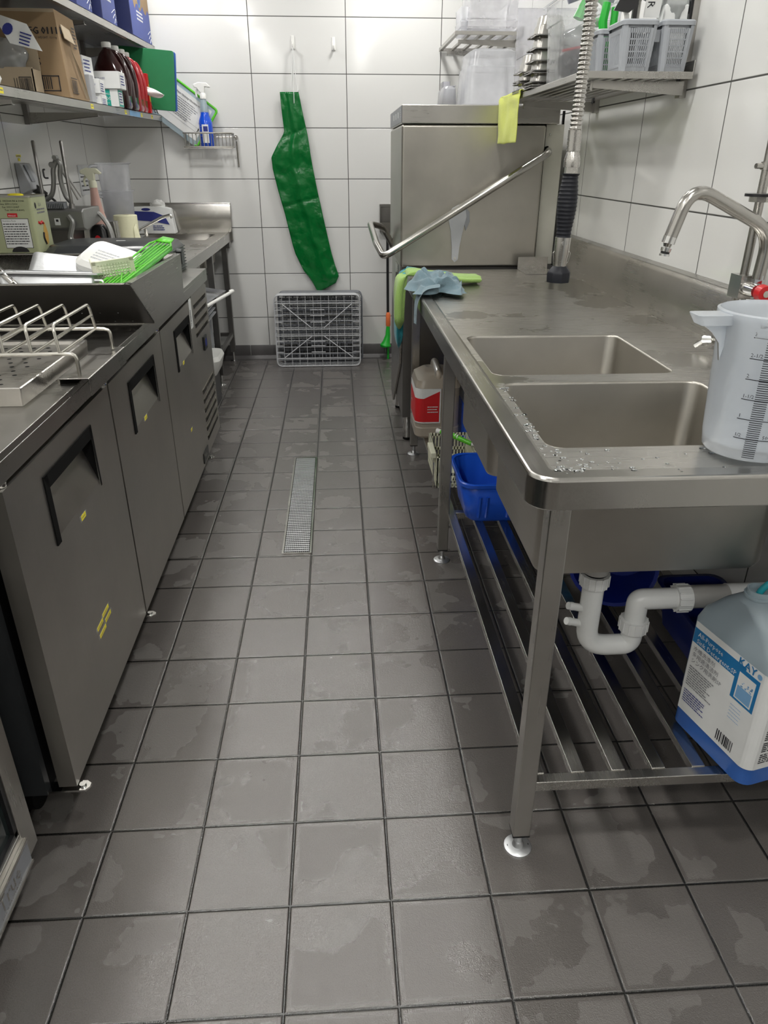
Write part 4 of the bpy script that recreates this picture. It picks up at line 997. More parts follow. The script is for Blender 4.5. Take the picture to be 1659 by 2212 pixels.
# dish racks leaning on the back wall
def rack(label, T, mats=('rackgrey', 'rackdark')):
    """open grid dish rack standing on its side: local x width, y depth (thickness), z height"""
    t = thing('dish_rack', label, 'dish rack', tuple(T.translation), 'grey dish racks'); W, Hh, D = .30, .495, .095
    b = MB(T); r = .0035
    def rr(y, x0=-W, x1=W, z0=0, z1=Hh, rad=.04, rt=.0045): b.tube(fillet([(x0, y, z0), (x1, y, z0), (x1, y, z1), (x0, y, z1)], rad, 5, closed=True), rt, 6, closed=True)
    rr(-D/2); rr(D/2); rr(0, rt=.003)
    for i in range(13): x = -W+.045+i*(2*W-.09)/12; b.tube([(x, -D/2, .001), (x, D/2, .001)], .0028, 5); b.tube([(x, -D/2, Hh-.001), (x, D/2, Hh-.001)], .0028, 5)
    for i in range(9): z = .05+i*(Hh-.10)/8; b.tube([(-W, -D/2, z), (-W, D/2, z)], .0028, 5); b.tube([(W, -D/2, z), (W, D/2, z)], .0028, 5)
    b.loft([(Hh-.003, -W+.02, W-.02, -D/2, D/2, .01), (Hh+.002, -W+.022, W-.022, -D/2, D/2, .01)])
    b.build('outer_frame', mats[0], t)
    b = MB(T); y = -D/2
    for i in range(10):
        x = -W+.055+i*(2*W-.11)/9; b.box(x-.0015, x+.0015, y, y+.006, .004, Hh-.004)
    for i in range(10):
        z = .045+i*(Hh-.085)/9; b.box(-W, W, y, y+.005, z-.0015, z+.0015)
    for z in (.055, .215, .262, .44): b.box(-W+.004, W-.004, y-.003, y+.004, z-.003, z+.003)
    for (xa, za, xb, zb_) in ((-W+.055, .435, -.045, .27), (W-.055, .435, .045, .27), (-W+.055, .06, -.045, .21), (W-.055, .06, .045, .21)): b.tube([(xa, y-.001, za), (xb, y-.001, zb_)], .0035, 6)
    for z in (.10, .145, .175, .31, .355, .395): b.box(-.05, .05, y-.003, y+.003, z-.0025, z+.0025); b.box(-W+.002, -W+.05, y-.003, y+.003, z-.0025, z+.0025); b.box(W-.05, W-.002, y-.003, y+.003, z-.0025, z+.0025)
    b.build('base_grid', mats[0], t, smooth=False)
    b = MB(T)
    for j in range(6):
        z = .05+j*.078
        for i in range(11): x = -W+.05+i*.05; b.box(x, x+.006, -.02, .02, z, z+.03); 
        b.box(-W+.03, W-.03, -.005, .002, z-.003, z+.004); b.box(-W+.03, W-.03, .02, .028, z+.02, z+.03)
    b.build('peg_rows', mats[1], t, smooth=False); return t
rack('grey open dish rack nearest the camera leaning under the apron', TR((-.025, 4.262, .005), math.radians(-3)))
rack('grey open dish rack behind another one, against the back wall', TR((-.005, 4.375, .005), math.radians(-2)), ('rackdark', 'rackdark'))

# steel holder box, squeegee pole
t = thing('steel_holder', 'small open steel holder box on back wall beside the dishwasher', 'holder', (.47, YB, .98))
b = MB(); b.box(.429, .52, YB-.012, YB-.001, .895, 1.075); b.box(.429, .432, YB-.06, YB-.012, .895, 1.06, 0); b.box(.429, .52, YB-.014, YB-.010, 1.055, 1.0755); b.build('backplate', 'dark_steel', t, bev=.001)
b = MB(); b.prism([(YB-.06, .90), (YB-.012, .90), (YB-.012, .90+.002), (YB-.058, .902)], 'x', .432, .52); b.box(.432, .52, YB-.062, YB-.06, .90, .96); b.build('pocket', 'shiny', t)
t = thing('squeegee', 'black pole with green and orange end standing against the back wall', 'squeegee', (.487, YB-.05, .0))
b = MB(); b.tube([(.483, YB-.035, .93), (.488, YB-.055, .30)], .0095, 12); b.build('pole', 'black', t)
b = MB(); b.tube([(.488, YB-.055, .345), (.489, YB-.056, .33), (.489, YB-.057, .25), (.489, YB-.058, .24)], [.010, .017, .017, .012], 12); b.build('collar', 'orange', t)
b = MB(); b.tube([(.489, YB-.058, .25), (.487, YB-.06, .18), (.476, YB-.065, .13), (.47, YB-.068, .105), (.47, YB-.068, .098)], [.013, .018, .028, .042, .040], 16); b.tube([(.49, YB-.05, .10), (.49, YB-.05, 0)], .008, 8); b.build('green_foot', 'green_tool', t)

# wire basket with spray bottle and laminated sheet
t = thing('wire_basket', 'small wire shelf basket fixed to the back wall', 'basket', (-.69, 4.39, 1.42))
bx0, bx1, by0, by1, bz0, bz1 = -.842, -.535, 4.315, 4.452, 1.425, 1.505
b = MB()
for z, rr_b in ((bz1, .0045), (bz0, .0042)): b.tube(fillet([(bx0, by0, z), (bx1, by0, z), (bx1, by1, z), (bx0, by1, z)], .01, 3, closed=True), rr_b, 8, closed=True)
for i in range(13): x = bx0+.012+i*(bx1-bx0-.024)/12; b.tube([(x, by0, bz1), (x, by0, bz0), (x, by1, bz0)], .0025, 6)
for i in range(4):
    y_ = by0+.03+i*.03; b.tube([(bx0, y_, bz1), (bx0, y_, bz0)], .0016, 6); b.tube([(bx1, y_, bz1), (bx1, y_, bz0)], .0016, 6)
b.build('wire_frame', 'dull_wire', t)
b = MB(); b.tube([(bx0-.005, YB-.022, bz1-.02), (bx1+.012, YB-.022, bz1-.02)], .0055, 10)
for x in (bx0-.004, bx1+.012): b.tube([(x, YB-.001, bz1-.02), (x, YB-.022, bz1-.02)], .012, 14)
b.tube([(bx0-.008, by0+.0, bz0-.006), (bx1+.006, by0, bz0-.006)], .0035, 8)
b.tube([(bx1+.014, YB-.02, bz1-.045), (bx1+.016, YB-.02, bz1-.20)], .006, 8)
b.build('rail', 'shiny', t)
t = thing('spray_bottle', 'blue filled spray bottle standing in the wall wire basket', 'spray bottle', (-.705, 4.385, bz0+.004))
sx_, sy_, sz_ = -.703, 4.385, bz0+.004
b = MB(); b.lathe(sx_, sy_, [(.040, sz_), (.044, sz_+.006), (.044, sz_+.13), (.040, sz_+.150), (.027, sz_+.180), (.0255, sz_+.195)], 28); b.build('bottle_body', 'spray_blue', t)
b = MB(); b.lathe(sx_, sy_, [(.0255, sz_+.195), (.024, sz_+.22), (.018, sz_+.262), (.017, sz_+.27)], 24); b.build('bottle_neck', 'bottle_hazy', t)
b = MB()
for a0, a1, m_ in ((-2.1, -.15, 0), (.35, 1.3, 0), (.55, 1.2, 1)):
    n_ = 12; z0_, z1_ = (sz_+.02, sz_+.125) if m_ == 0 else (sz_+.085, sz_+.115)
    for i in range(n_):
        q = [a0-.8+(a1-a0)*(i+e)/n_ for e in (0, 1)]
        P_ = [(sx_+(.0446+m_*.0004)*math.sin(a), sy_-(.0446+m_*.0004)*math.cos(a)) for a in q]
        b.quad((*P_[0], z0_), (*P_[1], z0_), (*P_[1], z1_), (*P_[0], z1_), m_)
for i in range(5): lines(b, (sx_-.03, sy_-.0452+.009, sz_+.112-i*.014), (1, -.28, 0), (0, 0, 1), 1, .026, .01, .003, 2, seed=i)
b.build('label', ['label_white', 'ink_blue', 'ink_grey'], t, smooth=False)
def trigger(t, x, y, z, m, s=1.0, sgn=-1, collar=None):
    b = MB(); b.lathe(x, y, [(.017*s, z), (.017*s, z+.022*s), (.013*s, z+.03*s)], 18); b.build('collar', collar or m, t)
    b = MB(); k_ = sgn*s
    b.prism([(x-.012*s, z+.028*s), (x+k_*.030, z+.052*s), (x+k_*.046, z+.056*s), (x+k_*.048, z+.070*s), (x+k_*.02, z+.080*s), (x-k_*.025, z+.078*s), (x-k_*.045, z+.058*s), (x-k_*.036, z+.054*s), (x-k_*.014, z+.058*s), (x+.010*s, z+.028*s)] if sgn < 0 else [(x-.010*s, z+.028*s), (x+.012*s, z+.028*s), (x+.030*s, z+.052*s), (x+.046*s, z+.056*s), (x+.048*s, z+.070*s), (x+.02*s, z+.080*s), (x-.025*s, z+.078*s), (x-.045*s, z+.058*s), (x-.036*s, z+.054*s), (x-.014*s, z+.058*s)], 'y', y-.012*s, y+.012*s)
    b.build('spray_head', m, t, bev=.004*s)
    b = MB(); b.tube(smooth_path([Vector(p) for p in [(x+k_*.024, y, z+.050*s), (x+k_*.036, y, z+.030*s), (x+k_*.034, y, z+.006*s)]], 5), [.005*s]*10+[.003*s], 8); b.build('trigger', m, t)
trigger(t, sx_, sy_, sz_+.27, 'white', 1.15)
# laminated sheet
t = thing('laminated_checklist', 'clear board with green edge and a printed checklist leaning in the wall basket', 'sign', (-.70, 4.43, 1.60))
ex = Vector((.81, 0, -.586)); ez = Vector((.586, 0, .81)); eo = Vector((-1.117, 4.425, 1.665)); L_, W2 = .42, .27
def LB(a, c, d=0): return eo+ex*a+ez*c+Vector((0, -d+.02*c, 0))
def rrect(a0, a1, c0, c1, r, n=5):
    out = []
    for ca, cc, s0 in ((a1-r, c1-r, 0), (a0+r, c1-r, 90), (a0+r, c0+r, 180), (a1-r, c0+r, 270)):
        for j in range(n+1): a = math.radians(s0+90*j/n); out.append((ca+r*math.cos(a), cc+r*math.sin(a)))
    return out
def plate(b, poly, d0, d1, mi):
    n_ = len(poly); b.add([LB(a, c, d0) for a, c in poly]+[LB(a, c, d1) for a, c in poly], [tuple(range(n_)), tuple(range(n_, 2*n_))]+[(i, (i+1) % n_, n_+(i+1) % n_, n_+i) for i in range(n_)], mi)
b = MB(); plate(b, rrect(0, L_, 0, W2, .02), 0, .003, 0); b.build('clear_board', 'bottle_hazy', t)
b = MB(); p_o, p_i = rrect(0, L_+.002, .0, W2+.002, .022), rrect(.01, L_-.012, .010, W2-.012, .014); n_ = len(p_o)
sel = [i for i in range(n_)]
b.add([LB(a, c, .0045) for a, c in p_o]+[LB(a, c, .0045) for a, c in p_i], [(i, (i+1) % n_, n_+(i+1) % n_, n_+i) for i in range(n_) if not (9 <= i <= 17)])
b.build('green_edge', 'lime', t, solid=.003)
b = MB(); plate(b, [(.04, .03), (L_-.03, .03), (L_-.03, W2-.03), (.04, W2-.03)], .004, .0045, 0)
o = LB(.15, W2-.062, .006); b.text('Pizza Cleaning Checklist V1', .0150, o, ex, ez, 1)
for i in range(9): lines(b, LB(.15, W2-.082-i*.012, .006), ex, ez, 1, .17, .01, .0035, 2, seed=30+i)
for c in (.075, .10, .215): b.quad(LB(.05, c, .006), LB(L_-.04, c, .006), LB(L_-.04, c+.0012, .006), LB(.05, c+.0012, .006), 2)
lines(b, LB(L_-.052, .06, .006), ez, ex, 1, .14, .01, .006, 1, .02, seed=3)
b.build('printed_sheet', ['paper', 'ink', 'ink_grey'], t, smooth=False)

# ================================================================= LEFT SHELVES
def shelf_left(name, label, zf, y0, y1, braks):
    t = thing(name, label, 'shelf', (-1.17, (y0+y1)/2, zf(2.8))); xf = -.985; b = MB()
    b.prism([(y0, zf(y0)), (y1, zf(y1)), (y1, zf(y1)-.034), (y0, zf(y0)-.034)], 'x', xf-.002, xf)
    b.prism([(y0, zf(y0)), (y1, zf(y1)), (y1, zf(y1)-.002), (y0, zf(y0)-.002)], 'x', XL+.002, xf)
    b.prism([(y0, zf(y0)-.032), (y1, zf(y1)-.032), (y1, zf(y1)-.034), (y0, zf(y0)-.034)], 'x', xf-.02, xf)
    b.build('shelf_plate', 'steel', t)
    for yb in braks:
        z = zf(yb); b = MB(); b.prism([(xf-.03, z-.036), (xf-.03, z-.052), (XL+.02, z-.085), (XL, z-.085), (XL, z-.036)], 'y', yb, yb+.003)
        b.prism([(xf-.03, z-.050), (xf-.03, z-.052), (XL+.02, z-.085), (XL+.02, z-.083)], 'y', yb, yb+.03); b.build('bracket', 'steel', t)
    for yb in braks: b = MB(); b.box(XL+.001, XL+.024, yb-.012, yb+.018, zf(yb)-.088, zf(yb)+.30); b.build('upright', 'dark_steel', t)
    return t
z_up0 = 0
zlo = lambda y: 1.579+(y-1.9)*.0108
zhi = lambda y: 1.962+(y-2.8)*.0165
lo = shelf_left('steel_shelf', 'lower steel wall shelf on the left with boxes, bottles and glove packs', zlo, 1.2, 4.45, (2.05, 3.10))
hi = shelf_left('steel_shelf', 'upper steel wall shelf on the left carrying blue printed cartons', zhi, 1.6, 4.465, (2.05, 3.10, 4.2))
b = MB()
for y_, w_ in ((1.88, .03), (2.90, .03), (3.50, .03), (3.86, .025), (4.12, .03)):
    b.box(-.985, -.9842, y_, y_+w_*1.3, zlo(y_)-.026, zlo(y_)-.008, 0); lines(b, (-.984, y_+.004, zlo(y_)-.018), (0, 1, 0), (0, 0, 1), 1, w_, .01, .004, 1, .05, seed=int(y_*10))
b.box(-.985, -.9843, 3.60, 3.84, zlo(3.7)-.030, zlo(3.7)-.004, 2)
b.build('price_label', ['yellow', 'ink_grey', 'label_pale'], lo, smooth=False, label='yellow shelf labels')

def carton(name, label, x0, x1, y0, y1, z0, z1, m, cat='box', group=None, flaps=False):
    t = thing(name, label, cat, ((x0+x1)/2, (y0+y1)/2, z0), group)
    return t
# upper blue cartons
for i, (y0, y1) in enumerate(((3.955, 4.44), (3.36, 3.63), (2.955, 3.19))):
    z = zhi((y0+y1)/2)+.002; x0, x1 = -1.33, -.995; z1 = z+.34
    t = thing('printed_carton', ['blue and kraft printed carton at the far end of the upper left shelf', 'blue printed carton in the middle of the upper left shelf', 'blue printed carton nearest the camera on the upper left shelf'][i], 'carton', (-1.16, (y0+y1)/2, z), 'blue printed cartons')
    b = MB(); b.box(x0, x1, y0, y1, z, z1, 0); o = b.build('carton_body', 'navy_card', t, bev=.002)
    b = MB(); X = x1+.0006
    b.quad((X, y0+.004, z+.003), (X, y1-.003, z+.003), (X, y1-.003, z1-.003), (X, y0+.004, z1-.003), 1 if i == 0 else 0)
    X += .0003
    pts = [(y0+.004, z+.003), (y1-.003, z+.003)]+[(y1-.003-(y1-y0-.007)*j/12, z+.16+.02*math.sin(j*1.9)+(.03 if j > 9 else 0)) for j in range(13)]
    b.add([(X, a, c) for a, c in pts], [tuple(range(len(pts)))], 0)
    X += .0003; yc = (y0+y1)/2
    b.add([(X, yc+.045*math.cos(a), z+.235+.075*math.sin(a)) for a in [2*PI*j/20 for j in range(20)]], [tuple(range(20))], 2)
    b.add([(X+.0003, yc+.035*math.cos(a), z+.235+.062*math.sin(a)) for a in [2*PI*j/20 for j in range(20)]], [tuple(range(20))], 0)
    b.text('BEST', .022, (X+.0006, yc-.028, z+.225), (0, 1, 0), (0, 0, 1), 3)
    lines(b, (X, yc-.09, z+.13), (0, 1, 0), (0, 0, 1), 3, .17, .018, .009, 3, .2, seed=i)
    for j in range(3): b.tube(smooth_path([Vector(p) for p in [(X, y1-.05-.02*j, z+.01+.02*j), (X, y1-.02, z+.035+.02*j), (X, y1-.008, z+.02+.02*j)]], 4), .0014, 4, mi=3)
    b.build('print', ['blue_card', 'card', 'label_blue', 'label_white'], t, smooth=False)
# big brown carton
z = zlo(2.75)+.002
t = thing('cardboard_box', 'big worn brown box marked FG 01111 on the lower left shelf', 'box', (-1.17, 2.79, z))
b = MB(); x0, x1, y0, y1, z1 = -1.335, -.992, 2.665, 2.92, z+.318
vs = [(x0, y0, z), (x1-.003, y0, z), (x1-.018, y0+.006, z1), (x0, y0, z1), (x0, y1, z), (x1, y1, z), (x1-.02, y1, z1-.005), (x0, y1, z1)]
b.add(vs, [(0, 1, 2, 3), (5, 4, 7, 6), (0, 3, 7, 4), (1, 5, 6, 2), (0, 4, 5, 1)]); b.build('box_body', 'card', t, bev=.002)
b = MB(); b.quad((x0, y0-.001, z1), (x1-.018, y0+.004, z1), (x1-.022, y0+.02, z1-.055), (x0, y0-.012, z1-.062)); 
b.quad((x1-.008, y0+.03, z1-.05), (x1-.012, y0+.15, z1-.055), (x1+.004, y0+.15, z1-.11), (x1+.002, y0+.03, z1-.10))
b.add([(x1-.004, y0+.10, z1-.12), (x1+.003, y0+.20, z+.01), (x1+.014, y0+.215, z+.004), (x1+.012, y0+.14, z+.12)], [(0, 1, 2, 3)]); b.build('torn_flap', 'card_light', t, solid=.003, smooth=False)
b = MB(); Yq = y0-.0022
[b.text('FG 01111', .035, (-1.125+q*.0011, Yq+.002-q*.0001, z+.230+q%2*.0006), (1, 0, 0), (0, 0, 1)) for q in range(3)]; b.text('GROSS WEIGHT: 15.0 kg', .0108, (-1.127, Yq+.002, z+.214), (1, 0, 0), (0, 0, 1))
b.text('PICKLE', .04, (-1.225, Yq+.001, z+.158), (1, 0, 0), (0, 0, 1)); b.text('BOTTLES', .04, (-1.255, Yq+.001, z+.118), (1, 0, 0), (0, 0, 1))
for (a0, a1, c0, c1) in ((-1.22, -1.03, .078, .082), (-1.22, -1.03, .024, .028), (-1.034, -1.030, .024, .082), (-1.22, -1.216, .024, .082)): b.box(a0, a1, Yq, Yq+.001, z+c0, z+c1)
bars(b, (-1.212, Yq+.0005, z+.032), (1, 0, 0), (0, 0, 1), 30, .15, .044, 0); b.text('0 397 01111 5', .010, (-1.19, Yq+.001, z+.012), (1, 0, 0), (0, 0, 1))
X = x1+.001
for (a0, a1, c0, c1) in ((.03, .11, .075, .078), (.03, .11, .020, .023)): b.box(X, X+.001, y0+a0, y0+a1, z+c0, z+c1)
bars(b, (X+.0005, y0+.035, z+.025), (0, 1, 0), (0, 0, 1), 14, .07, .045, 0); lines(b, (x1-.008, y0+.17, z+.27), (0, 1, 0), (0, 0, 1), 7, .05, .012, .007, 0, seed=5)
b.build('print', 'ink', t, smooth=False)
# open carton with frozen bag in front
z = zlo(2.4)+.002
t = thing('cardboard_box', 'open pale brown box with a barcode and a lifted white flap, lower left shelf', 'box', (-1.2, 2.42, z))
b = MB(); x0, x1, y0, y1 = -1.34, -1.098, 2.555, 2.655
b.box(x0, x1, y0, y0+.004, z, z+.105); b.box(x1-.004, x1, y0, y1, z, z+.10); b.box(x0, x1, y1-.004, y1, z, z+.20); b.box(x0, x0+.004, y0, y1, z, z+.20); b.box(x0, x1, y0, y1, z, z+.003)
b.build('box_body', 'card_light', t)
b = MB(); b.quad((-1.20, 2.51, z+.285), (-1.072, 2.51, z+.246), (-1.026, 2.50, z+.154), (-1.146, 2.50, z+.180), 0)
b.add([(-1.145+.020*math.cos(a)+.006*math.sin(a), 2.4985, z+.228+.020*math.sin(a)) for a in [2*PI*j/14 for j in range(14)]], [tuple(range(14))], 1); lines(b, (-1.10, 2.4985, z+.215), (.96, 0, -.28), (.3, 0, .95), 4, .045, .012, .005, 1, .2, seed=3)
b.build('flap', ['label_white', 'ink_blue'], t, solid=.002, smooth=False, label='lifted white flap')
b = MB(); Yq = y0-.0012
for i in range(2): b.box(-1.178+i*.010, -1.176+i*.010, Yq, Yq+.001, z+.012, z+.066)
for (a0, a1, c0, c1) in ((-1.158, -1.108, .068, .071), (-1.158, -1.108, .018, .021), (-1.158, -1.156, .018, .071), (-1.110, -1.108, .018, .071)): b.box(a0, a1, Yq, Yq+.001, z+c0, z+c1)
bars(b, (-1.153, Yq, z+.024), (1, 0, 0), (0, 0, 1), 16, .040, .042, 0); b.build('print', 'ink', t, smooth=False)
crumple((-1.20, 2.595, z+.14), (.075, .05, .07), 'clear_bag', 'plastic_bag', 'clear plastic bag bulging out of the open pale box', 'bag', .3, 6)
crumple((-1.13, 2.14, zlo(2.1)+.045), (.055, .05, .042), 'paper', 'white_cloth_roll', 'white cloth roll at the near end of the lower left shelf', 'cloth', .2, 3)
# glove boxes
def glove(label, x0, x1, y0, y1, z0, h, rz=0, txt=True, face='x'):
    cx, cy = (x0+x1)/2, (y0+y1)/2; T = TR((cx, cy, z0), 0, 0, rz); t = thing('glove_box', label, 'glove box', (cx, cy, z0), 'disposable glove boxes')
    w_, d_ = (x1-x0)/2, (y1-y0)/2; b = MB(T); b.box(-w_, w_, -d_, d_, 0, h, 0); b.build('box_body', 'label_white', t, bev=.0015)
    b = MB(T); Y_ = -d_-.0012
    b.quad((-w_+.45*w_*2, Y_, .002), (-w_+.72*w_*2, Y_, .002), (-w_+.72*w_*2, Y_, h-.002), (-w_+.45*w_*2, Y_, h-.002), 0) if txt else b.quad((-w_, Y_, .002), (-w_+.3*w_, Y_, .002), (-w_+.3*w_, Y_, h-.002), (-w_, Y_, h-.002), 0)
    if txt: b.text('SMALL', .012, (-w_+.47*w_*2, Y_-.0004, h*.68), (1, 0, 0), (0, 0, 1), 1); b.text('100', .024, (-w_+.48*w_*2, Y_-.0004, h*.36), (1, 0, 0), (0, 0, 1), 1); b.text('gloves', .010, (-w_+.49*w_*2, Y_-.0004, h*.18), (1, 0, 0), (0, 0, 1), 1)
    else: b.text('LATEX GLOVES', h*.14, (-w_*.55, Y_-.0004, h*.55), (1, 0, 0), (0, 0, 1), 2); b.text('POWDER FREE', h*.10, (-w_*.55, Y_-.0004, h*.36), (1, 0, 0), (0, 0, 1), 2)
    lines(b, (-w_+.01, Y_-.0003, h*.3), (1, 0, 0), (0, 0, 1), 3, w_*.7, h*.1, h*.05, 2, seed=2)
    X_ = w_+.0012; b.quad((X_, -d_+.003, .002), (X_, d_-.003, .002), (X_, d_-.003, h-.003), (X_, -d_+.003, h-.003), 0 if txt else 1); b.quad((X_+.0003, -d_+.01, .01), (X_+.0003, d_-.01, .01), (X_+.0003, d_-.01, h-.012), (X_+.0003, -d_+.01, h-.012), 1); lines(b, (X_+.0006, -d_+.014, h-.022), (0, 1, 0), (0, 0, 1), 4, d_*1.3, h*.16, h*.07, 2, seed=4)
    b.build('print', ['teal_ink', 'label_white', 'ink_blue'], t, smooth=False); return t
zg = zlo(3.3)+.001
glove('white and teal glove box marked SMALL 100 standing on the lower left shelf', -1.105, -.965, 3.33, 3.42, zg, .078)
g2 = glove('white glove box reading GLOVES lying open on the SMALL 100 box', -1.13, -.945, 3.32, 3.43, zg+.079, .076, 0, False)
glove('white and teal glove box stacked highest beside the big brown box', -1.125, -1.045, 3.10, 3.22, zg+.11, .09, math.radians(-6), False)
glove('tilted white and teal glove box in the middle of the glove stack', -1.10, -1.00, 3.13, 3.24, zg+.045, .062, math.radians(4), False)
glove('small white and teal glove box at the bottom, beside the grey binder', -1.075, -1.00, 3.14, 3.24, zg, .044, 0, False)
tag(MB().box(-1.14, -1.005, 3.02, 3.08, zg, zg+.115).build('binder', 'grey_plastic', bev=.004), 'plain grey binder standing beside the big brown box', 'binder')
# sauce bottles
def sauce(label, x, y, m, z):
    t = thing('sauce_bottle', label, 'bottle', (x, y, z), 'big sauce bottles')
    b = MB(); b.loft([(z, x-.078, x+.078, y-.060, y+.060, .03), (z+.012, x-.084, x+.084, y-.066, y+.066, .035), (z+.13, x-.084, x+.084, y-.066, y+.066, .035), (z+.19, x-.074, x+.068, y-.060, y+.060, .04), (z+.25, x-.046, x+.036, y-.036, y+.036, .034), (z+.272, x-.026, x+.016, y-.021, y+.021, .0205), (z+.284, x-.026, x+.016, y-.021, y+.021, .0205)]); b.build('bottle_body', m, t)
    b = MB(); b.tube(smooth_path([Vector(p) for p in [(x+.01, y, z+.262), (x+.050, y, z+.245), (x+.078, y, z+.185), (x+.086, y, z+.12), (x+.082, y, z+.06)]], 6), .0125, 12); b.build('bottle_handle', m, t)
    b = MB(); b.lathe(x-.005, y, [(.023, z+.278), (.0245, z+.281), (.0245, z+.300), (.022, z+.303)], 24); b.build('cap', 'white', t)
    b = MB(); Yq = y-.0672; b.quad((x-.06, Yq, z+.04), (x+.05, Yq, z+.04), (x+.05, Yq, z+.125), (x-.06, Yq, z+.165), 0); b.quad((x-.057, Yq-.0004, z+.043), (x+.047, Yq-.0004, z+.043), (x+.047, Yq-.0004, z+.12), (x-.057, Yq-.0004, z+.158), 1)
    b.build('label', ['label_white', 'sauce'], t, smooth=False); return t
sauce('dark brown sauce bottle, nearest of the row behind the glove boxes', -1.045, 3.56, 'sauce', zlo(3.6)+.001)
sauce('dark brown sauce bottle, second of the row on the lower left shelf', -1.045, 3.71, 'sauce', zlo(3.7)+.001)
sauce('red sauce bottle with white cap, third of the row of bottles', -1.05, 3.855, 'sauce_red', zlo(3.8)+.001)
sauce('red sauce bottle, last of the row beside the red carton', -1.06, 3.995, 'sauce_red', zlo(3.9)+.001)
t = thing('red_carton', 'slim red carton between the sauce bottles and the green board', 'carton', (-1.0, 4.09, zlo(4.1)))
z = zlo(4.1)+.001; b = MB(); b.box(-1.10, -.972, 4.068, 4.108, z, z+.205); b.build('carton_body', 'red', t, bev=.0015)
b = MB(); b.quad((-.9712, 4.072, z+.06), (-.9712, 4.104, z+.06), (-.9712, 4.104, z+.15), (-.9712, 4.072, z+.15)); b.quad((-1.02, 4.0674, z+.10), (-.98, 4.0674, z+.10), (-.98, 4.0674, z+.15), (-1.02, 4.0674, z+.15)); b.build('print', 'gold', t, smooth=False)
b = MB(); b.grid(lambda u, v: (-.985+.115*u, 4.02-.02*u+.012*math.sin(v*6+u*4), z+.135-.045*u**1.6-.045*v*math.sin(PI*min(1, .25+u*.75))**.6), 12, 6); tag(b.build('tissue', 'paper', solid=.002, ang=180), 'white tissue sticking out in front of the green board', 'tissue')
t = tag(MB(TR((-1.0, 4.135, zlo(4.1)+.026), math.radians(-1), math.radians(4.5), 0)).prism(rrect(-.16, .163, 0, .315, .012), 'y', -.0075, .0075).build('chopping_board', 'green_board', bev=.002), 'green chopping board standing at the far end of the lower left shelf', 'chopping board')
tag(MB(TR((-1.0, 4.160, zlo(4.1)+.026), math.radians(-1), math.radians(4.5), 0)).prism(rrect(-.16, .170, 0, .312, .012), 'y', -.0075, .0075).build('chopping_board', 'blue_board', bev=.002), 'blue chopping board hidden behind the green chopping board', 'chopping board')
b = MB()
for yq in (4.11, 4.185): b.tube(fillet([(-1.15, yq, zlo(4.1)+.002), (-1.15, yq, zlo(4.1)+.12), (-1.0, yq, zlo(4.1)+.12), (-.955, yq, zlo(4.1)+.002)], .01, 3), .0025, 6)
for xq in (-1.14, -1.06, -.99, -.958): b.tube([(xq, 4.11, zlo(4.1)+.020), (xq, 4.185, zlo(4.1)+.020)], .0025, 6)
tag(rebase(b.build('board_stand', 'black'), (-1.06, 4.15, zlo(4.1))), 'black wire stand holding the chopping boards', 'stand')

# ================================================================= FRIDGE COUNTER (LEFT)
XF = -.470; FR0, FR1 = .205, 2.56
def xf_at(y): return -.463-(y-.2)*.0095          # the counter stands very slightly askew
t = fridge = thing('fridge_counter', 'long steel undercounter fridge with three doors and a vented end panel', 'fridge counter', (-.85, 1.38, 0))
SK = Matrix.Identity(4); SK[0][1] = -.0095; SK[0][3] = .0095*.2+.007   # shear-free small turn is applied below instead
A_ = -math.atan(.0095) * -1
TF = Matrix.Translation((-.463, .2, 0)) @ Matrix.Rotation(math.atan(.0095), 4, 'Z') @ Matrix.Translation((.463, -.2, 0))
D0 = -.463
b = MB(TF); b.box(-1.20, D0-.062, .225, 2.56, .12, .845); b.build('cabinet_body', 'black_rough', t)
b = MB(TF); b.box(-1.20, D0-.062, .205, .225, .12, .86); b.build('end_panel', 'charcoal', t)
b = MB(TF); b.box(-1.22, D0+.003, .12, 2.575, .886, .90); b.box(D0+.000, D0+.003, .12, 2.575, .848, .886); b.box(D0-.02, D0, .12, 2.575, .848, .851); b.box(-1.22, D0-.02, .12, 2.575, .86, .886)
b.box(-1.22, -1.20, .12, 2.575, .90, .93)
b.build('worktop', 'steelx', t, bev=.0015)
DOORS = [(.212, .873), (.884, 1.512), (1.523, 2.150)]
HND = [(.388, .692), (1.062, 1.378), (1.738, 2.035)]
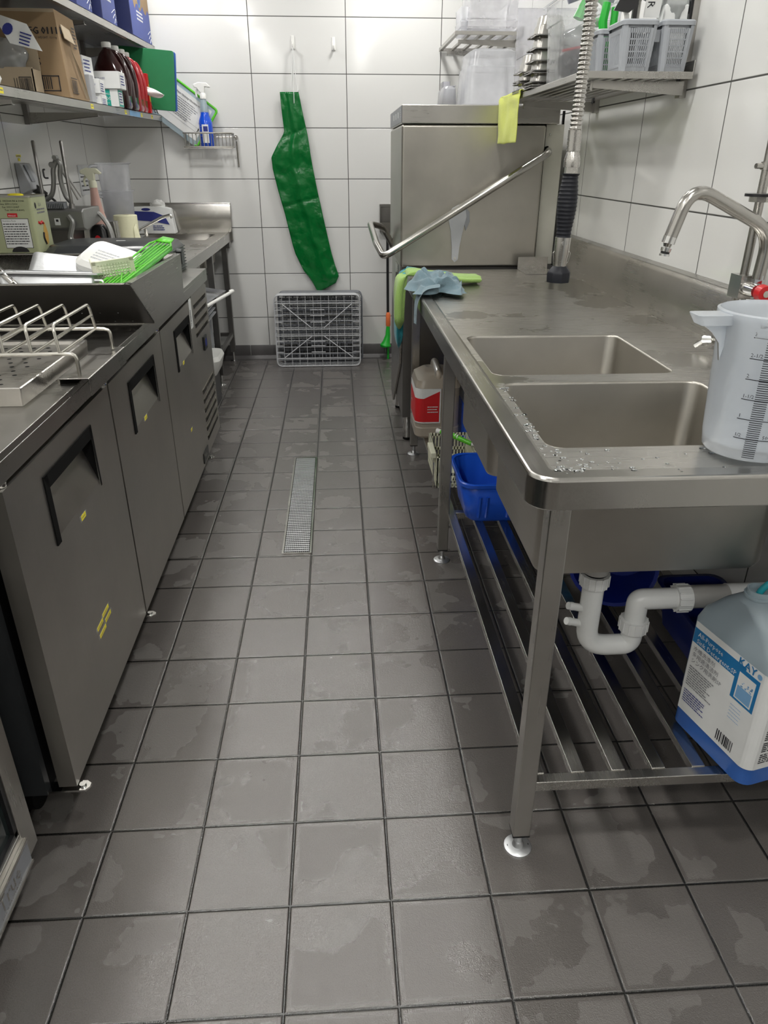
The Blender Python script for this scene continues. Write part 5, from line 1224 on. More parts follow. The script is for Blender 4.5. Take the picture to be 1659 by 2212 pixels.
for i, ((y0, y1), (h0, h1)) in enumerate(zip(DOORS, HND)):
    zb_, zt_ = .135, .835; za, zh = .648, .783; X0 = D0; XB = D0-.038
    b = MB(TF)
    def fq(ya, yb, z0, z1): b.quad((X0, ya, z0), (X0, yb, z0), (X0, yb, z1), (X0, ya, z1), 0)
    fq(y0, y1, zb_, za); fq(y0, y1, zh, zt_); fq(y0, h0, za, zh); fq(h1, y1, za, zh)
    b.quad((X0, y0, zb_), (XB, y0, zb_), (XB, y0, zt_), (X0, y0, zt_), 0); b.quad((X0, y1, zb_), (XB, y1, zb_), (XB, y1, zt_), (X0, y1, zt_), 0)
    b.quad((X0, y0, zt_), (X0, y1, zt_), (XB, y1, zt_), (XB, y0, zt_), 0); b.quad((X0, y0, zb_), (X0, y1, zb_), (XB, y1, zb_), (XB, y0, zb_), 0); b.quad((XB, y0, zb_), (XB, y1, zb_), (XB, y1, zt_), (XB, y0, zt_), 1)
    b.quad((X0, h0, za), (X0, h1, za), (X0-.045, h1, zh), (X0-.045, h0, zh), 0)     # sloping pull recess
    d = b.build('door', ['door', 'black_rough'], t, smooth=False)
    b = MB(TF)
    b.add([(X0, h0, za), (X0, h0, zh), (X0-.045, h0, zh)], [(0, 1, 2)]); b.add([(X0, h1, za), (X0, h1, zh), (X0-.045, h1, zh)], [(0, 1, 2)])
    b.quad((X0, h0, zh), (X0, h1, zh), (X0-.045, h1, zh), (X0-.045, h0, zh))
    e = .0012
    b.box(X0, X0+.003, h0-.008, h0+.013, za-.012, zh+.006); b.add([(X0+.003, h0-.008, zh+.007), (X0+.003, h1+.005, zh+.007), (X0+.003, h1-.002, zh-.023), (X0+.003, h0+.006, zh-.023), (X0, h0-.008, zh+.007), (X0, h1+.005, zh+.007), (X0-.006, h1-.002, zh-.023), (X0-.006, h0+.006, zh-.023)], [(0, 1, 2, 3), (0, 4, 5, 1), (2, 6, 7, 3)]); b.add([(X0+.003, h1+.005, zh+.006), (X0+.003, h1-.012, zh), (X0+.003, h1-.001, za-.014), (X0+.003, h1+.008, za-.014)], [(0, 1, 2, 3)])
    b.build('pull_handle', 'black_rough', d, smooth=False)
    if i == 2:
        b = MB(TF); b.box(X0, X0+.0008, 2.075, 2.125, .725, .842, 0); lines(b, (X0+.0011, 2.083, .80), (0, 0, -1), (0, 1, 0), 1, .045, .01, .012, 1, .05, seed=3); bars(b, (X0+.0011, 2.083, .785), (0, 0, -1), (0, 1, 0), 12, .05, .012, 1)
        b.text('QUALITY', .007, (X0+.0011, 2.104, .83), (0, 0, -1), (0, 1, 0), 1); b.build('information_label', ['label_white', 'ink'], d, smooth=False, label='white printed label')
        b = MB(TF); b.box(X0, X0+.004, 2.015, 2.135, .15, .195, 0); b.text('True', .03, (X0+.0043, 2.03, .165), (0, 1, 0), (0, 0, 1), 1); b.build('maker_badge', ['black', 'wire'], d, smooth=False)
SK_ = [(0, .548, .622, 25), (1, 1.19, .642, 25), (2, 1.842, .645, 25), (2, 1.84, .372, 25)]
b = MB(TF)
def sticker(yc, zc, w_=.030, h_=.012):
    b.box(D0, D0+.0005, yc-w_/2-.006, yc+w_/2+.006, zc-h_/2-.001, zc+h_/2+.001, 2); b.box(D0, D0+.0009, yc-w_/2, yc+w_/2, zc-h_/2, zc+h_/2, 0); lines(b, (D0+.0012, yc-w_/2+.004, zc-.001), (0, 1, 0), (0, 0, 1), 1, w_*.75, .01, .0022, 1, .05, seed=int(yc*100))
for _, yc, zc, __ in SK_: sticker(yc, zc)
for yc, zc, w_ in ((.515, .345, .045), (.565, .352, .05), (.525, .320, .05), (.575, .330, .045)): sticker(yc, zc, w_, .010)
b.build('yellow_label', ['yellow', 'ink_grey', 'clear2'], t, smooth=False, label='yellow date labels')
# compressor end panel with louvres
y0, y1 = 2.162, 2.555; b = MB(TF); X0 = D0-.004
lv = [(.80-i*.040, .80-i*.040-.013) for i in range(4)]+[(.43-i*.043, .43-i*.043-.015) for i in range(6)]
lv = sorted(lv, reverse=True); z = .845
b.box(X0-.02, X0, y0, y0+.03, .135, .845); b.box(X0-.02, X0, y1-.03, y1, .135, .845)
for a, c in lv: b.box(X0-.02, X0, y0+.03, y1-.03, a, z); z = c
b.box(X0-.02, X0, y0+.03, y1-.03, .135, z); b.box(D0-.062, D0-.060, y0, y1, .135, .845, 1)
g = b.build('louvred_panel', ['door', 'black_rough'], t, smooth=False)
for a, c in lv:
    b = MB(TF); b.add([(X0, y0+.03, a), (X0, y1-.03, a), (X0+.006, y1-.03, a+.004), (X0+.006, y0+.03, a+.004), (X0-.016, y0+.03, c-.002), (X0-.016, y1-.03, c-.002)], [(0, 1, 2, 3)]); b.box(X0-.001, X0+.004, y0+.028, y1-.028, c-.003, c)
    b.build('louvre_lip', 'shiny', g, smooth=False)
b = MB(TF); b.box(X0, X0+.008, 2.33, 2.40, .575, .635, 0); b.box(X0+.0082, X0+.0088, 2.345, 2.385, .590, .622, 1); b.build('thermostat_switch', ['black', 'ink_blue'], g, bev=.001)
for yh in (.235, .880, 1.517, 2.155, 2.54):
    b = MB(TF); b.tube([(D0-.02, yh, .838), (D0-.02, yh, .846), (D0-.02, yh, .849)], [.014, .014, .010], 14) if False else b.lathe(D0-.015, yh, [(.013, .836), (.014, .843), (.009, .848)], 16); b.box(D0-.045, D0-.01, yh-.009, yh+.009, .8365, .8385); b.build('hinge', 'chrome', t)
for yh in (.222, .885, 2.155):
    b = MB(TF); b.prism([(D0-.10, yh-.014), (D0+.016, yh-.014), (D0+.024, yh-.004), (D0+.024, yh+.006), (D0+.014, yh+.014), (D0-.10, yh+.014)], 'z', .122, .127); b.lathe(D0+.008, yh, [(.008, .127), (.007, .132)], 14); b.build('hinge_plate', 'chrome', t)
for (x, y) in ((-.60, .30), (-.60, 1.38), (-.60, 2.45), (-1.12, .30), (-1.12, 2.45)):
    b = MB(); b.tube([(x-.012, y, .05), (x+.012, y, .05)], .05, 24, mi=0); b.prism([(y-.02, .12), (y+.02, .12), (y+.012, .045), (y-.012, .045)], 'x', x+.014, x+.019, 1); b.prism([(y-.02, .12), (y+.02, .12), (y+.012, .045), (y-.012, .045)], 'x', x-.019, x-.014, 1); b.tube([(x-.022, y, .05), (x+.022, y, .05)], .007, 10, mi=1); b.box(x-.03, x+.03, y-.03, y+.03, .114, .1205, 1); b.build('caster', ['black_rough', 'wire'], t)

# near glass door fridge
t = thing('glass_door_fridge', 'dark glass-door fridge with a grey badge strip at the near left edge', 'fridge', (-.85, -.45, 0))
gx, gy = -.528, .128
b = MB(); b.box(-1.20, gx-.052, -1.6, gy-.004, .12, .86); b.build('cabinet_body', 'black_rough', t)
b = MB(); zb_ = .075
b.box(gx-.045, gx, gy-.052, gy, zb_, .86); b.box(gx-.045, gx, -.70, gy-.052, .135, .155); b.box(gx-.045, gx, -.70, -.65, zb_, .86); b.build('door_frame', 'steelv', t, bev=.002)
b = MB(); b.box(gx-.030, gx-.012, -.65, gy-.052, .155, .86, 0); b.box(gx-.012, gx-.004, gy-.062, gy-.052, .155, .86, 1); b.box(gx-.012, gx-.004, -.65, gy-.052, .155, .165, 1); b.build('glass_pane', ['glass_dark', 'black'], t)
b = MB(); b.box(gx-.02, gx+.004, -.66, gy-.045, .072, .132, 0); b.box(gx-.02, gx+.007, -.66, gy-.045, .128, .136, 1); b.box(gx-.02, gx+.007, -.66, gy-.045, .068, .074, 1)
b.text('True', .047, (gx+.0045, -.055, .090), (0, 1, 0), (.0, 0, 1), 1); b.text('MANUFACTURING', .0105, (gx+.0045, -.055, .0785), (0, 1, 0), (0, 0, 1), 1); b.box(gx+.004, gx+.005, -.20, -.09, .082, .122, 1); b.box(gx+.005, gx+.0055, -.195, -.095, .086, .118, 2)
lines(b, (gx+.006, -.19, .108), (0, 1, 0), (0, 0, 1), 3, .085, .010, .005, 1, .1, seed=4)
b.build('badge_strip', ['grey_mid', 'shiny', 'teal_ink'], t, smooth=False)
b = MB(); b.box(-1.20, gx-.002, -1.6, gy-.02, .86, .90); b.build('worktop', 'steelx', t, bev=.002)
for (x, y) in ((-.62, .05), (-1.12, .05), (-.62, -1.5)):
    b = MB(); b.tube([(x-.012, y, .05), (x+.012, y, .05)], .05, 24); b.tube([(x, y, .06), (x, y, .12)], .012, 8); b.build('caster', 'black_rough', t)

# ================================================================= BACK SINK BENCH (LEFT)
t = bb = thing('corner_sink_bench', 'steel sink bench with tall splashback in the far left corner', 'sink bench', (-.98, 3.55, 0))
x1 = -.612; bs = (-1.14, -.70, 3.93, 4.34)
b = MB(); z = .8955
b.box(XL+.002, bs[0], 2.60, 4.44, z-.0015, z); b.box(bs[1], x1-.012, 2.60, 4.44, z-.0015, z); b.box(bs[0], bs[1], 2.60, bs[2], z-.0015, z); b.box(bs[0], bs[1], bs[3], 4.44, z-.0015, z)
b.build('worktop', 'wet', t, smooth=False)
b = MB(); b.prism([(x1-.03, z-.001), (x1-.012, z), (x1-.008, .90), (x1, .899), (x1, .842), (x1-.012, .842), (x1-.012, .845), (x1-.003, .845), (x1-.003, .89)], 'y', 2.60, 4.44)
b.box(XL+.002, x1, 2.60, 2.603, .842, .90)
b.build('rolled_edge', 'shiny', t)
b = MB(); b.prism([(4.44, .842), (4.44, .90), (4.428, .97), (4.436, 1.075), (4.445, 1.087), (YB-.001, 1.087), (YB-.001, .842)], 'x', XL+.002, x1+.014); b.box(XL+.002, XL+.02, 2.60, 4.44, .90, 1.05); b.build('splashback', 'shiny', t, bev=.002)
b = MB(); b.loft([(z, *bs, .05), (z-.17, bs[0]+.01, bs[1]-.01, bs[2]+.01, bs[3]-.01, .05), (z-.185, bs[0]+.04, bs[1]-.04, bs[2]+.04, bs[3]-.04, .04)], cap0=False); b.build('sink_bowl', 'bowl', t, solid=.002)
for (x, y) in ((-.662, 3.776), (-.662, 4.42), (-.662, 2.70), (-1.30, 2.70), (-1.30, 4.40)):
    o = MB().box(x-.0185, x+.0185, y-.0185, y+.0185, .07, .845).build('leg', 'dark_steel', t, bev=.002)
    b = MB(); b.lathe(x, y, [(.028, 0), (.028, .004), (.010, .010), (.008, .07)], 20); b.build('foot', 'chrome', o)
for (a, c, e_, f_) in ((-.674, -.650, 3.795, 4.402), (-1.28, -.68, 4.408, 4.432), (-1.28, -.68, 3.764, 3.788)): MB().box(a, c, e_, f_, .185, .21).build('stretcher', 'dark_steel', t, bev=.0015)
MB().prism([(3.40, .842), (3.40, .60), (3.62, .52), (3.74, .62), (3.74, .842)], 'x', -.80, -.72).build('knee_panel', 'steelv', t, bev=.004)
b = MB(); b.box(-.66, -.615, 4.36, 4.44, .80, .842); b.build('gusset', 'dark_steel', t)
# mixer tap
t = thing('mixer_tap', 'small chrome mixer tap with slanted spout on the corner sink bench', 'tap', (-1.20, 4.15, .896))
b = MB(); b.lathe(-1.20, 4.15, [(.026, .896), (.026, .902), (.021, .905), (.021, 1.0), (.023, 1.004), (.023, 1.02), (.020, 1.026)], 24); b.build('tap_body', 'chrome', t)
b = MB(); b.tube(fillet([(-1.19, 4.15, .925), (-1.0, 4.13, 1.015), (-.94, 4.13, 1.03), (-.935, 4.13, 1.01)], .02, 4), .010, 12); b.build('spout', 'chrome', t)
b = MB(); b.tube([(-1.13, 4.20, .896), (-1.13, 4.20, .945)], .012, 12); tag(rebase(b.build('steel_post', 'chrome'), (-1.13, 4.20, .896)), 'short steel post on the corner bench right of the mixer tap', 'post')
# wipes pack
t = thing('wipes_pack', 'white and blue pack of wipes with a sheet pulled out, by the corner splashback', 'wipes', (-1.06, 4.385, .896))
b = MB(); b.add([(-1.24, 4.33, .897), (-.965, 4.34, .897), (-.985, 4.36, 1.055), (-1.05, 4.37, 1.07), (-1.24, 4.36, 1.065), (-1.24, 4.425, .897), (-.965, 4.425, .897), (-.985, 4.42, 1.055), (-1.05, 4.42, 1.07), (-1.24, 4.42, 1.065)], [(0, 1, 2, 3, 4), (9, 8, 7, 6, 5), (0, 5, 6, 1), (1, 6, 7, 2), (2, 7, 8, 3), (3, 8, 9, 4), (4, 9, 5, 0)], 0)
b.build('pack_body', 'label_white', t, bev=.008)
b = MB(); b.add([(-1.235, 4.345, .985), (-1.10, 4.344, .975), (-1.00, 4.343, .955), (-1.03, 4.351, 1.01), (-1.10, 4.356, 1.035), (-1.235, 4.356, 1.04)], [(0, 1, 2, 3, 4, 5)], 0); b.add([(-1.15+.03*math.cos(a), 4.3565, 1.050+.009*math.sin(a)) for a in [2*PI*j/16 for j in range(16)]], [tuple(range(16))], 0)
lines(b, (-1.11, 4.335, .945), (1, 0, 0), (0, 0, 1), 3, .09, .012, .006, 0, seed=2); b.build('print', ['ink_blue'], t, smooth=False)
crumple((-1.075, 4.39, 1.075), (.045, .025, .03), 'paper', 'wipe', 'crumpled white wipe pulled from the wipes pack', 'wipe', .5, 5, fq=3)

# under the corner bench: white plastic tray lid and white tub
t = thing('white_tray', 'white plastic tray with sloping lip jutting out under the corner bench', 'tray', (-.62, 3.40, .60))
b = MB(); b.add([(-.90, 3.15, .700), (-.60, 3.15, .640), (-.545, 3.55, .645), (-.90, 3.55, .70)], [(0, 1, 2, 3)]); b.build('clear_lid', 'clear2', t, solid=.003)
b = MB(); b.tube(smooth_path([Vector(p) for p in [(-.615, 3.12, .620), (-.585, 3.13, .635), (-.51, 3.54, .640), (-.53, 3.57, .635)]], 5), .010, 10); b.build('front_lip', 'white', t)
b = MB()
for i in range(4): b.box(-.90, -.62+.006*i, 3.16, 3.52-.02*i, .600-.022*i, .607-.022*i)
b.box(-.90, -.89, 3.16, 3.52, .20, .62); b.box(-.90, -.64, 3.50, 3.51, .21, .62); b.box(-.9, -.64, 3.17, 3.18, .21, .62); b.build('rack_frame', 'grey_plastic', t)
t = tag(MB().loft([(.21, -.95, -.60, 3.22, 3.44, .04), (.23, -.96, -.588, 3.20, 3.45, .05), (.30, -.96, -.570, 3.19, 3.46, .05), (.325, -.95, -.58, 3.20, 3.45, .05)]).build('white_tub', 'white'), 'white plastic tub low under the corner bench behind the fridge counter', 'tub')
tag(MB().box(-.94, -.62, 3.18, 3.48, .0, .209).build('floor_stand', 'charcoal', bev=.004), 'low dark stand beneath the white tub', 'stand')

# ================================================================= ON THE LEFT COUNTER
TOP = .9005
# sloping-front basin
t = thing('prep_basin', 'wide steel basin with overhanging front darkened as shade, full of drying kitchen parts', 'basin', (-.8, 1.5, TOP))
def basin_x(y): return -.448
zr = 1.048; yA, yBt, yC = 1.105, 1.315, 1.80; X1, X0 = -.438, -1.12
b = MB()
P = {'a': (yA, zr), 'b': (yBt, TOP+.002), 'c': (yC, TOP+.002), 'd': (yC+.02, zr)}
# side (aisle) wall as a slab, front slab, back slab, floor slab
b.prism([P['a'], P['b'], (P['c'][0], P['c'][1]), P['d']], 'x', X1-.003, X1); b.build('side_wall', 'steel', t, bev=.001)
MB().prism([P['a'], P['b'], P['c'], P['d']], 'x', X0, X0+.003).build('side_wall', 'steel', t)
b = MB(); b.add([(X1, yA, zr), (X0, yA, zr), (X0, yBt, TOP+.002), (X1, yBt, TOP+.002), (X1, yA+.004, zr), (X0, yA+.004, zr), (X0, yBt+.004, TOP+.005), (X1, yBt+.004, TOP+.005)], [(0, 1, 2, 3), (7, 6, 5, 4), (0, 4, 5, 1), (0, 3, 7, 4), (1, 5, 6, 2), (3, 2, 6, 7)], 0)
nn_ = Vector((0, -(zr-TOP), -(yBt-yA))).normalized()
for i in range(9):
    for f_, st in ((.07, 0), (.30, .5)):
        if f_ > .2 and i > 3: continue
        x = X1-.06-(i+st)*.052; yy_ = yBt-(yBt-yA)*f_; zz_ = TOP+.002+(zr-TOP)*f_
        c = Vector((x, yy_, zz_))+nn_*.0008; e1, e2 = Vector((1, 0, 0)), Vector((0, -(yBt-yA), zr-TOP)).normalized()
        b.add([c+e1*.0022*math.cos(a)+e2*.0022*math.sin(a) for a in [2*PI*j/8 for j in range(8)]], [tuple(range(8))], 1)
b.build('front_wall', ['dark_steel', 'label_white'], t, smooth=False)  # darker steel puts the shade of the unlit overhang into the colour
b = MB(); b.box(X0, X1, yC, yC+.003, TOP+.002, TOP+.01); b.add([(X0, yC, TOP+.002), (X1, yC, TOP+.002), (X1, yC+.02, zr), (X0, yC+.02, zr)], [(0, 1, 2, 3)]); b.build('back_wall', 'steel', t, solid=.002)
MB().box(X0, X1, yBt, yC, TOP, TOP+.003).build('basin_floor', 'steel', t)
b = MB(); b.box(X0, X1+.002, yA-.002, yA+.016, zr, zr+.003); b.box(X1-.016, X1+.002, yA-.002, yC+.022, zr, zr+.003); b.box(X0, X1+.002, yC+.006, yC+.022, zr, zr+.003); b.build('rim', 'shiny', t, bev=.001)
# contents
t = thing('metal_tray', 'dull aluminium oblong tray resting on the rim inside the basin', 'tray', (-.72, 1.36, .96))
T = TR((-.72, 1.32, .985), math.radians(-6), math.radians(2), math.radians(4))
b = MB(T); b.loft([(.068, -.135, .135, -.075, .075, .012), (.003, -.125, .125, -.065, .065, .012), (0, -.12, .12, -.06, .06, .01)], cap0=False); b.build('tray_body', 'alu', t, solid=.002)
b = MB(T); b.loft([(.065, -.15, .15, -.085, .085, .012), (.070, -.15, .15, -.085, .085, .012), (.070, -.134, .134, -.074, .074, .012)], cap0=False, cap1=False)
b.tube(fillet([(.135, -.075, .05), (.158, -.075, .05), (.158, -.075, .01), (.140, -.075, 0)], .008, 3), .004, 8); b.build('tray_rim', 'alu', t)
t = tag(rebase(MB(TR((-.755, 1.58, 1.008), math.radians(30), math.radians(8), math.radians(8))).loft([(0, -.125, .125, -.08, .08, .012), (.02, -.122, .122, -.077, .077, .014), (.026, -.11, .11, -.065, .065, .012)]).build('metal_pan', 'alu'), (-.755, 1.60, 1.0)), 'upturned scratched metal pan leaning at the back of the basin', 'pan')
t = thing('white_container', 'white rounded plastic container lying upturned at the back of the basin', 'container', (-.655, 1.66, 1.05))
T = TR((-.635, 1.63, 1.006), math.radians(24), math.radians(14), math.radians(-20))
b = MB(T); b.loft([(0, -.10, .10, -.075, .085, .03), (.055, -.095, .095, -.07, .08, .035), (.068, -.08, .08, -.055, .065, .03)]); b.build('container_body', 'white', t)
b = MB(T); lines(b, (-.045, .01, .0687), (1, 0, 0), (0, 1, 0), 4, .09, .014, .006, 0, .2, seed=9)
b.box(-.098, .02, -.0765, -.0735, .004, .008, 1)
b.build('embossing', ['grey_plastic', 'ink'], t, smooth=False)
t = tag(rebase(MB(TR((-.60, 1.50, 1.0), math.radians(-28), 0, math.radians(-25))).box(-.06, .04, -.02, .02, -.005, .02).build('comb_insert', 'black'), (-.60, 1.50, 1.0)), 'black slotted insert under the white container', 'insert')
# perforated cream basket wall
t = thing('strainer_basket', 'cream perforated plastic strainer standing in the basin', 'strainer', (-.545, 1.32, 1.0))
T = TR((-.535, 1.335, 1.01), math.radians(14), math.radians(-6), math.radians(20))
b = MB(T); nx, nz = 12, 13; wd, ht = .10, .105
xs = [-.05+wd*i/nx for i in range(nx+1)]; zs_ = [-.03+ht*j/nz for j in range(nz+1)]
for i in range(nx+1): b.box(xs[i]-.0017, xs[i]+.0017, -.0015, .0015, zs_[0]-.003, zs_[-1]+.003)
for j in range(nz+1): b.box(xs[0], xs[-1], -.0015, .0015, zs_[j]-.0017, zs_[j]+.0017)
for (a0, a1, c0, c1) in ((-.06, .06, .072, .082), (-.06, -.048, -.04, .082), (.048, .06, -.04, .082), (-.06, .06, -.045, -.032)): b.box(a0, a1, -.003, .003, c0, c1)
b.build('perforated_wall', 'cream', t, smooth=False)
b = MB(T); b.box(-.06, -.055, 0, .09, -.045, .06); b.box(-.06, .06, .085, .09, -.045, .05); b.box(-.06, .06, 0, .09, -.047, -.043); b.build('basket_back', 'cream', t, bev=.003)
# green tray with rack
t = thing('green_tray', 'bright green plastic tray with raised wire lines leaning on the basin end', 'tray', (-.50, 1.5, 1.0))
E0, E1, E2, E3 = Vector((-.565, 1.215, 1.025)), Vector((-.475, 1.155, 1.042)), Vector((-.452, 1.80, 1.085)), Vector((-.525, 1.80, 1.095))
def GT(u, v, d=0):
    p = E0.lerp(E1, u).lerp(E3.lerp(E2, u), v); n_ = (E1-E0).cross(E3-E0).normalized()
    if n_.z < 0: n_ = -n_
    return p+n_*d
b = MB(); pts = [GT(u, v, -.012) for u, v in ((0, 0), (1, 0), (1, .93), (.85, 1), (.15, 1), (0, .93))]; pt2 = [GT(u, v, -.015) for u, v in ((0, 0), (1, 0), (1, .93), (.85, 1), (.15, 1), (0, .93))]; n_ = 6
b.add(pts+pt2, [tuple(range(6)), tuple(range(6, 12))]+[(i, (i+1) % 6, 6+(i+1) % 6, 6+i) for i in range(6)]); b.build('tray_floor', 'lime_dark', t)
b = MB(); ed = [GT(u, v, 0) for u, v in ((0, 0), (1, 0), (1, .93), (.85, 1), (.15, 1), (0, .93))]; b.tube(ed, .003, 6, closed=True)
for u in (.17, .34, .5, .66, .83): b.tube([GT(u, 0, -.001), GT(u, .985, -.001)], .0018, 6)
b.tube([GT(.0, .42), GT(1, .0)], .0018, 6); b.tube([GT(0, .30), GT(1, .42)], .0018, 6); b.tube([GT(0, .12), GT(.7, .42), GT(.7, .30)], .0018, 6)
b.build('raised_lines', 'lime', t)
b = MB(); b.add([GT(.15, .99, .002), GT(.9, .99, .002), GT(.85, 1.09, .004), GT(.3, 1.10, .004)], [(0, 1, 2, 3)]); b.build('grip_tab', 'lime', t, solid=.004)
# tongs on the left
t = thing('tongs', 'long steel tongs lying across the left end of the basin', 'tongs', (-.88, 1.25, 1.06))
for k_, (dy, dz) in enumerate(((0, 0), (.03, -.012))):
    b = MB(); b.add([Vector(p)+Vector((0, dy, dz)) for p in ((-1.02, 1.55, 1.075), (-1.0, 1.545, 1.083), (-.755, 1.135, 1.054), (-.765, 1.13, 1.047))], [(0, 1, 2, 3)]); b.build('tongs_arm', 'shiny', t, solid=.006)
# bracket with cap at far end of basin
b = MB(); b.tube([(-.455, 1.835, 1.055), (-.435, 1.835, 1.055)], .009, 8); b.box(-.445, -.436, 1.83, 1.86, 1.01, 1.06); tag(rebase(b.build('rail_hook', 'charcoal'), (-.44, 1.835, 1.01)), 'small dark hook on the far corner of the basin', 'hook')
# square insert lid behind the basin
t = thing('counter_insert', 'low square steel insert pan set on the counter beyond the basin', 'insert', (-.62, 2.1, TOP))
b = MB(TF); b.loft([(TOP, -.80, -.525, 1.86, 2.24, .008), (TOP+.022, -.80, -.525, 1.86, 2.24, .008), (TOP+.025, -.805, -.52, 1.855, 2.245, .008), (TOP+.027, -.805, -.52, 1.855, 2.245, .008), (TOP+.027, -.79, -.535, 1.87, 2.23, .008), (TOP+.018, -.785, -.54, 1.875, 2.225, .008)]); b.build('insert_pan', 'shiny', t)

# perforated tray with wire rack
t = thing('perforated_tray', 'steel drip tray with perforated insert on near end of counter', 'tray', (-.8, .75, TOP))
px0, px1, py0, py1 = -1.15, -.517, .492, .93
b = MB(); b.loft([(TOP, px0+.01, px1-.004, py0+.004, py1, .004), (TOP+.038, px0, px1, py0, py1, .004), (TOP+.040, px0+.002, px1-.002, py0+.002, py1-.002, .004), (TOP+.040, px0+.022, px1-.022, py0+.022, py1-.022, .004), (TOP+.033, px0+.026, px1-.026, py0+.026, py1-.026, .004)], cap1=False); b.build('tray_body', 'steelx', t)
b = MB(); b.box(px0+.026, px1-.026, py0+.026, py1-.026, TOP+.028, TOP+.033)
b.build('perforated_plate', 'steelx', t)
b = MB()
for j in range(11):
    for i in range(17):
        x = px1-.06-i*.034-(j % 2)*.017; y = py0+.05+j*.036
        if x < px0+.04 or y > py1-.04: continue
        b.add([(x+.0052*math.cos(a), y+.0052*math.sin(a), TOP+.0334) for a in [2*PI*k_/10 for k_ in range(10)]], [tuple(range(10))])
b.build('hole_row', 'black_rough', bpy.data.objects['perforated_plate'], smooth=False)
t = thing('wire_toast_rack', 'steel wire rack of upright loops over the perforated tray', 'rack', (-.7, .8, TOP+.06))
b = MB(); zr_ = .968; r = .0042
ya, yb_ = .66, .925; xe = -.455
b.tube(fillet([(-1.15, ya-.01, zr_), (xe-.03, ya, zr_), (xe, ya, zr_-.002), (xe, ya, .916)], .02, 6), r, 10)
b.tube(fillet([(-1.15, yb_, zr_), (xe-.03, yb_, zr_), (xe, yb_, zr_-.002), (xe, yb_, .916)], .02, 6), r, 10); b.build('base_rail', 'wire', t)
for i in range(10):
    x = xe-.035-i*.060; dx = -.006
    b = MB(); b.tube(fillet([(x, ya, zr_), (x+dx, ya+.006, zr_+.062), (x+dx, yb_-.006, zr_+.062), (x, yb_, zr_)], .016, 5), .0036, 10); b.tube([(x, ya, zr_), (x, yb_, zr_)], .0036, 10); b.tube([(x+dx*.5, ya+.003, zr_+.034), (x+dx*.5, yb_-.003, zr_+.034)], .0034, 8) 
    b.build('wire_loop', 'wire', t)
b = MB(); b.prism([(-.503, .9135), (-.437, .9135), (-.435, .912), (-.435, .872), (-.437, .872), (-.437, .911), (-.503, .911)], 'y', .655, .96); b.box(-.505, -.500, .655, .96, .9005, .9135); b.build('hook_plate', 'steelx', t, bev=.001)

# black trays
n_tr = 8
tr0 = None
for i in range(n_tr):
    z = .9015+i*.0134; lb = 'black oblong plastic tray, %s of the stack behind the basin' % ['bottom', 'second', 'third', 'fourth', 'fifth', 'sixth', 'seventh', 'topmost'][i]
    if tr0 is None:
        tr0 = thing('black_tray', lb, 'tray', (-.85, 2.47, z), 'stacked black trays')
        b = MB(); x0, x1_, y0, y1 = -1.108, -.575, 2.275, 2.665
        def octo(z_, e, c): return [(x0+e+c, y0+e, z_), (x1_-e-c, y0+e, z_), (x1_-e, y0+e+c, z_), (x1_-e, y1-e-c, z_), (x1_-e-c, y1-e, z_), (x0+e+c, y1-e, z_), (x0+e, y1-e-c, z_), (x0+e, y0+e+c, z_)]
        rg = [octo(z, 0, .05), octo(z+.004, 0, .05), octo(z+.0045, .004, .05), octo(z+.030, .022, .05), octo(z+.033, .028, .05)]
        vs = [v for r_g in rg for v in r_g]; b.add(vs, [(i_*8+j, i_*8+(j+1) % 8, (i_+1)*8+(j+1) % 8, (i_+1)*8+j) for i_ in range(4) for j in range(8)]+[tuple(range(32, 40))])
        b.build('tray_body', 'charcoal', tr0)
    else: tr0c = dup(tr0, (0, 0, i*.0134), lb)
tag(MB(TR((-.83, 2.50, .9015+7*.0134+.0336), 0, 0, math.radians(8))).box(-.02, .02, -.006, .006, 0, .0006).build('sticker', 'label_white'), 'small white sticker on the topmost black tray', 'sticker')

# oil tin on a steel pan
t = tag(rebase(MB().loft([(.9002, -1.33, -1.135, 2.22, 2.56, .02), (.985, -1.335, -1.128, 2.215, 2.565, .02), (.990, -1.345, -1.112, 2.205, 2.575, .025), (1.0, -1.345, -1.112, 2.205, 2.575, .025), (1.0, -1.33, -1.125, 2.22, 2.56, .02)], cap1=True).build('steel_pan', 'steelx'), (-1.19, 2.39, .9002)), 'oblong steel pan under the olive oil tin', 'pan')
t = thing('oil_tin', 'pale green olive oil tin with nutrition panel beside the tomato slicer', 'tin', (-1.215, 2.39, 1.001))
tx0, tx1, ty0, ty1, tz0, tz1 = -1.325, -1.112, 2.30, 2.475, 1.0015, 1.218
b = MB(); b.loft([(tz0, tx0, tx1, ty0, ty1, .012), (tz1-.004, tx0, tx1, ty0, ty1, .012)]); b.build('tin_body', 'tin', t)
b = MB(); b.loft([(tz1-.004, tx0-.002, tx1+.002, ty0-.002, ty1+.002, .013), (tz1+.003, tx0-.002, tx1+.002, ty0-.002, ty1+.002, .013), (tz1+.003, tx0+.003, tx1-.003, ty0+.003, ty1-.003, .011), (tz1, tx0+.003, tx1-.003, ty0+.003, ty1-.003, .011)]); b.build('tin_lid', 'tinmetal', t)
b = MB(); b.lathe(-1.19, 2.36, [(.03, tz1+.001), (.03, tz1+.006), (.02, tz1+.009)], 20); b.build('spout_cap', 'yellow', t, label='yellow cap')
b = MB(); Yq = ty0-.0008
b.quad((-1.245, Yq, 1.02), (-1.135, Yq, 1.02), (-1.135, Yq, 1.135), (-1.245, Yq, 1.135), 2); b.quad((-1.243, Yq-.0003, 1.022), (-1.137, Yq-.0003, 1.022), (-1.137, Yq-.0003, 1.133), (-1.243, Yq-.0003, 1.133), 0)
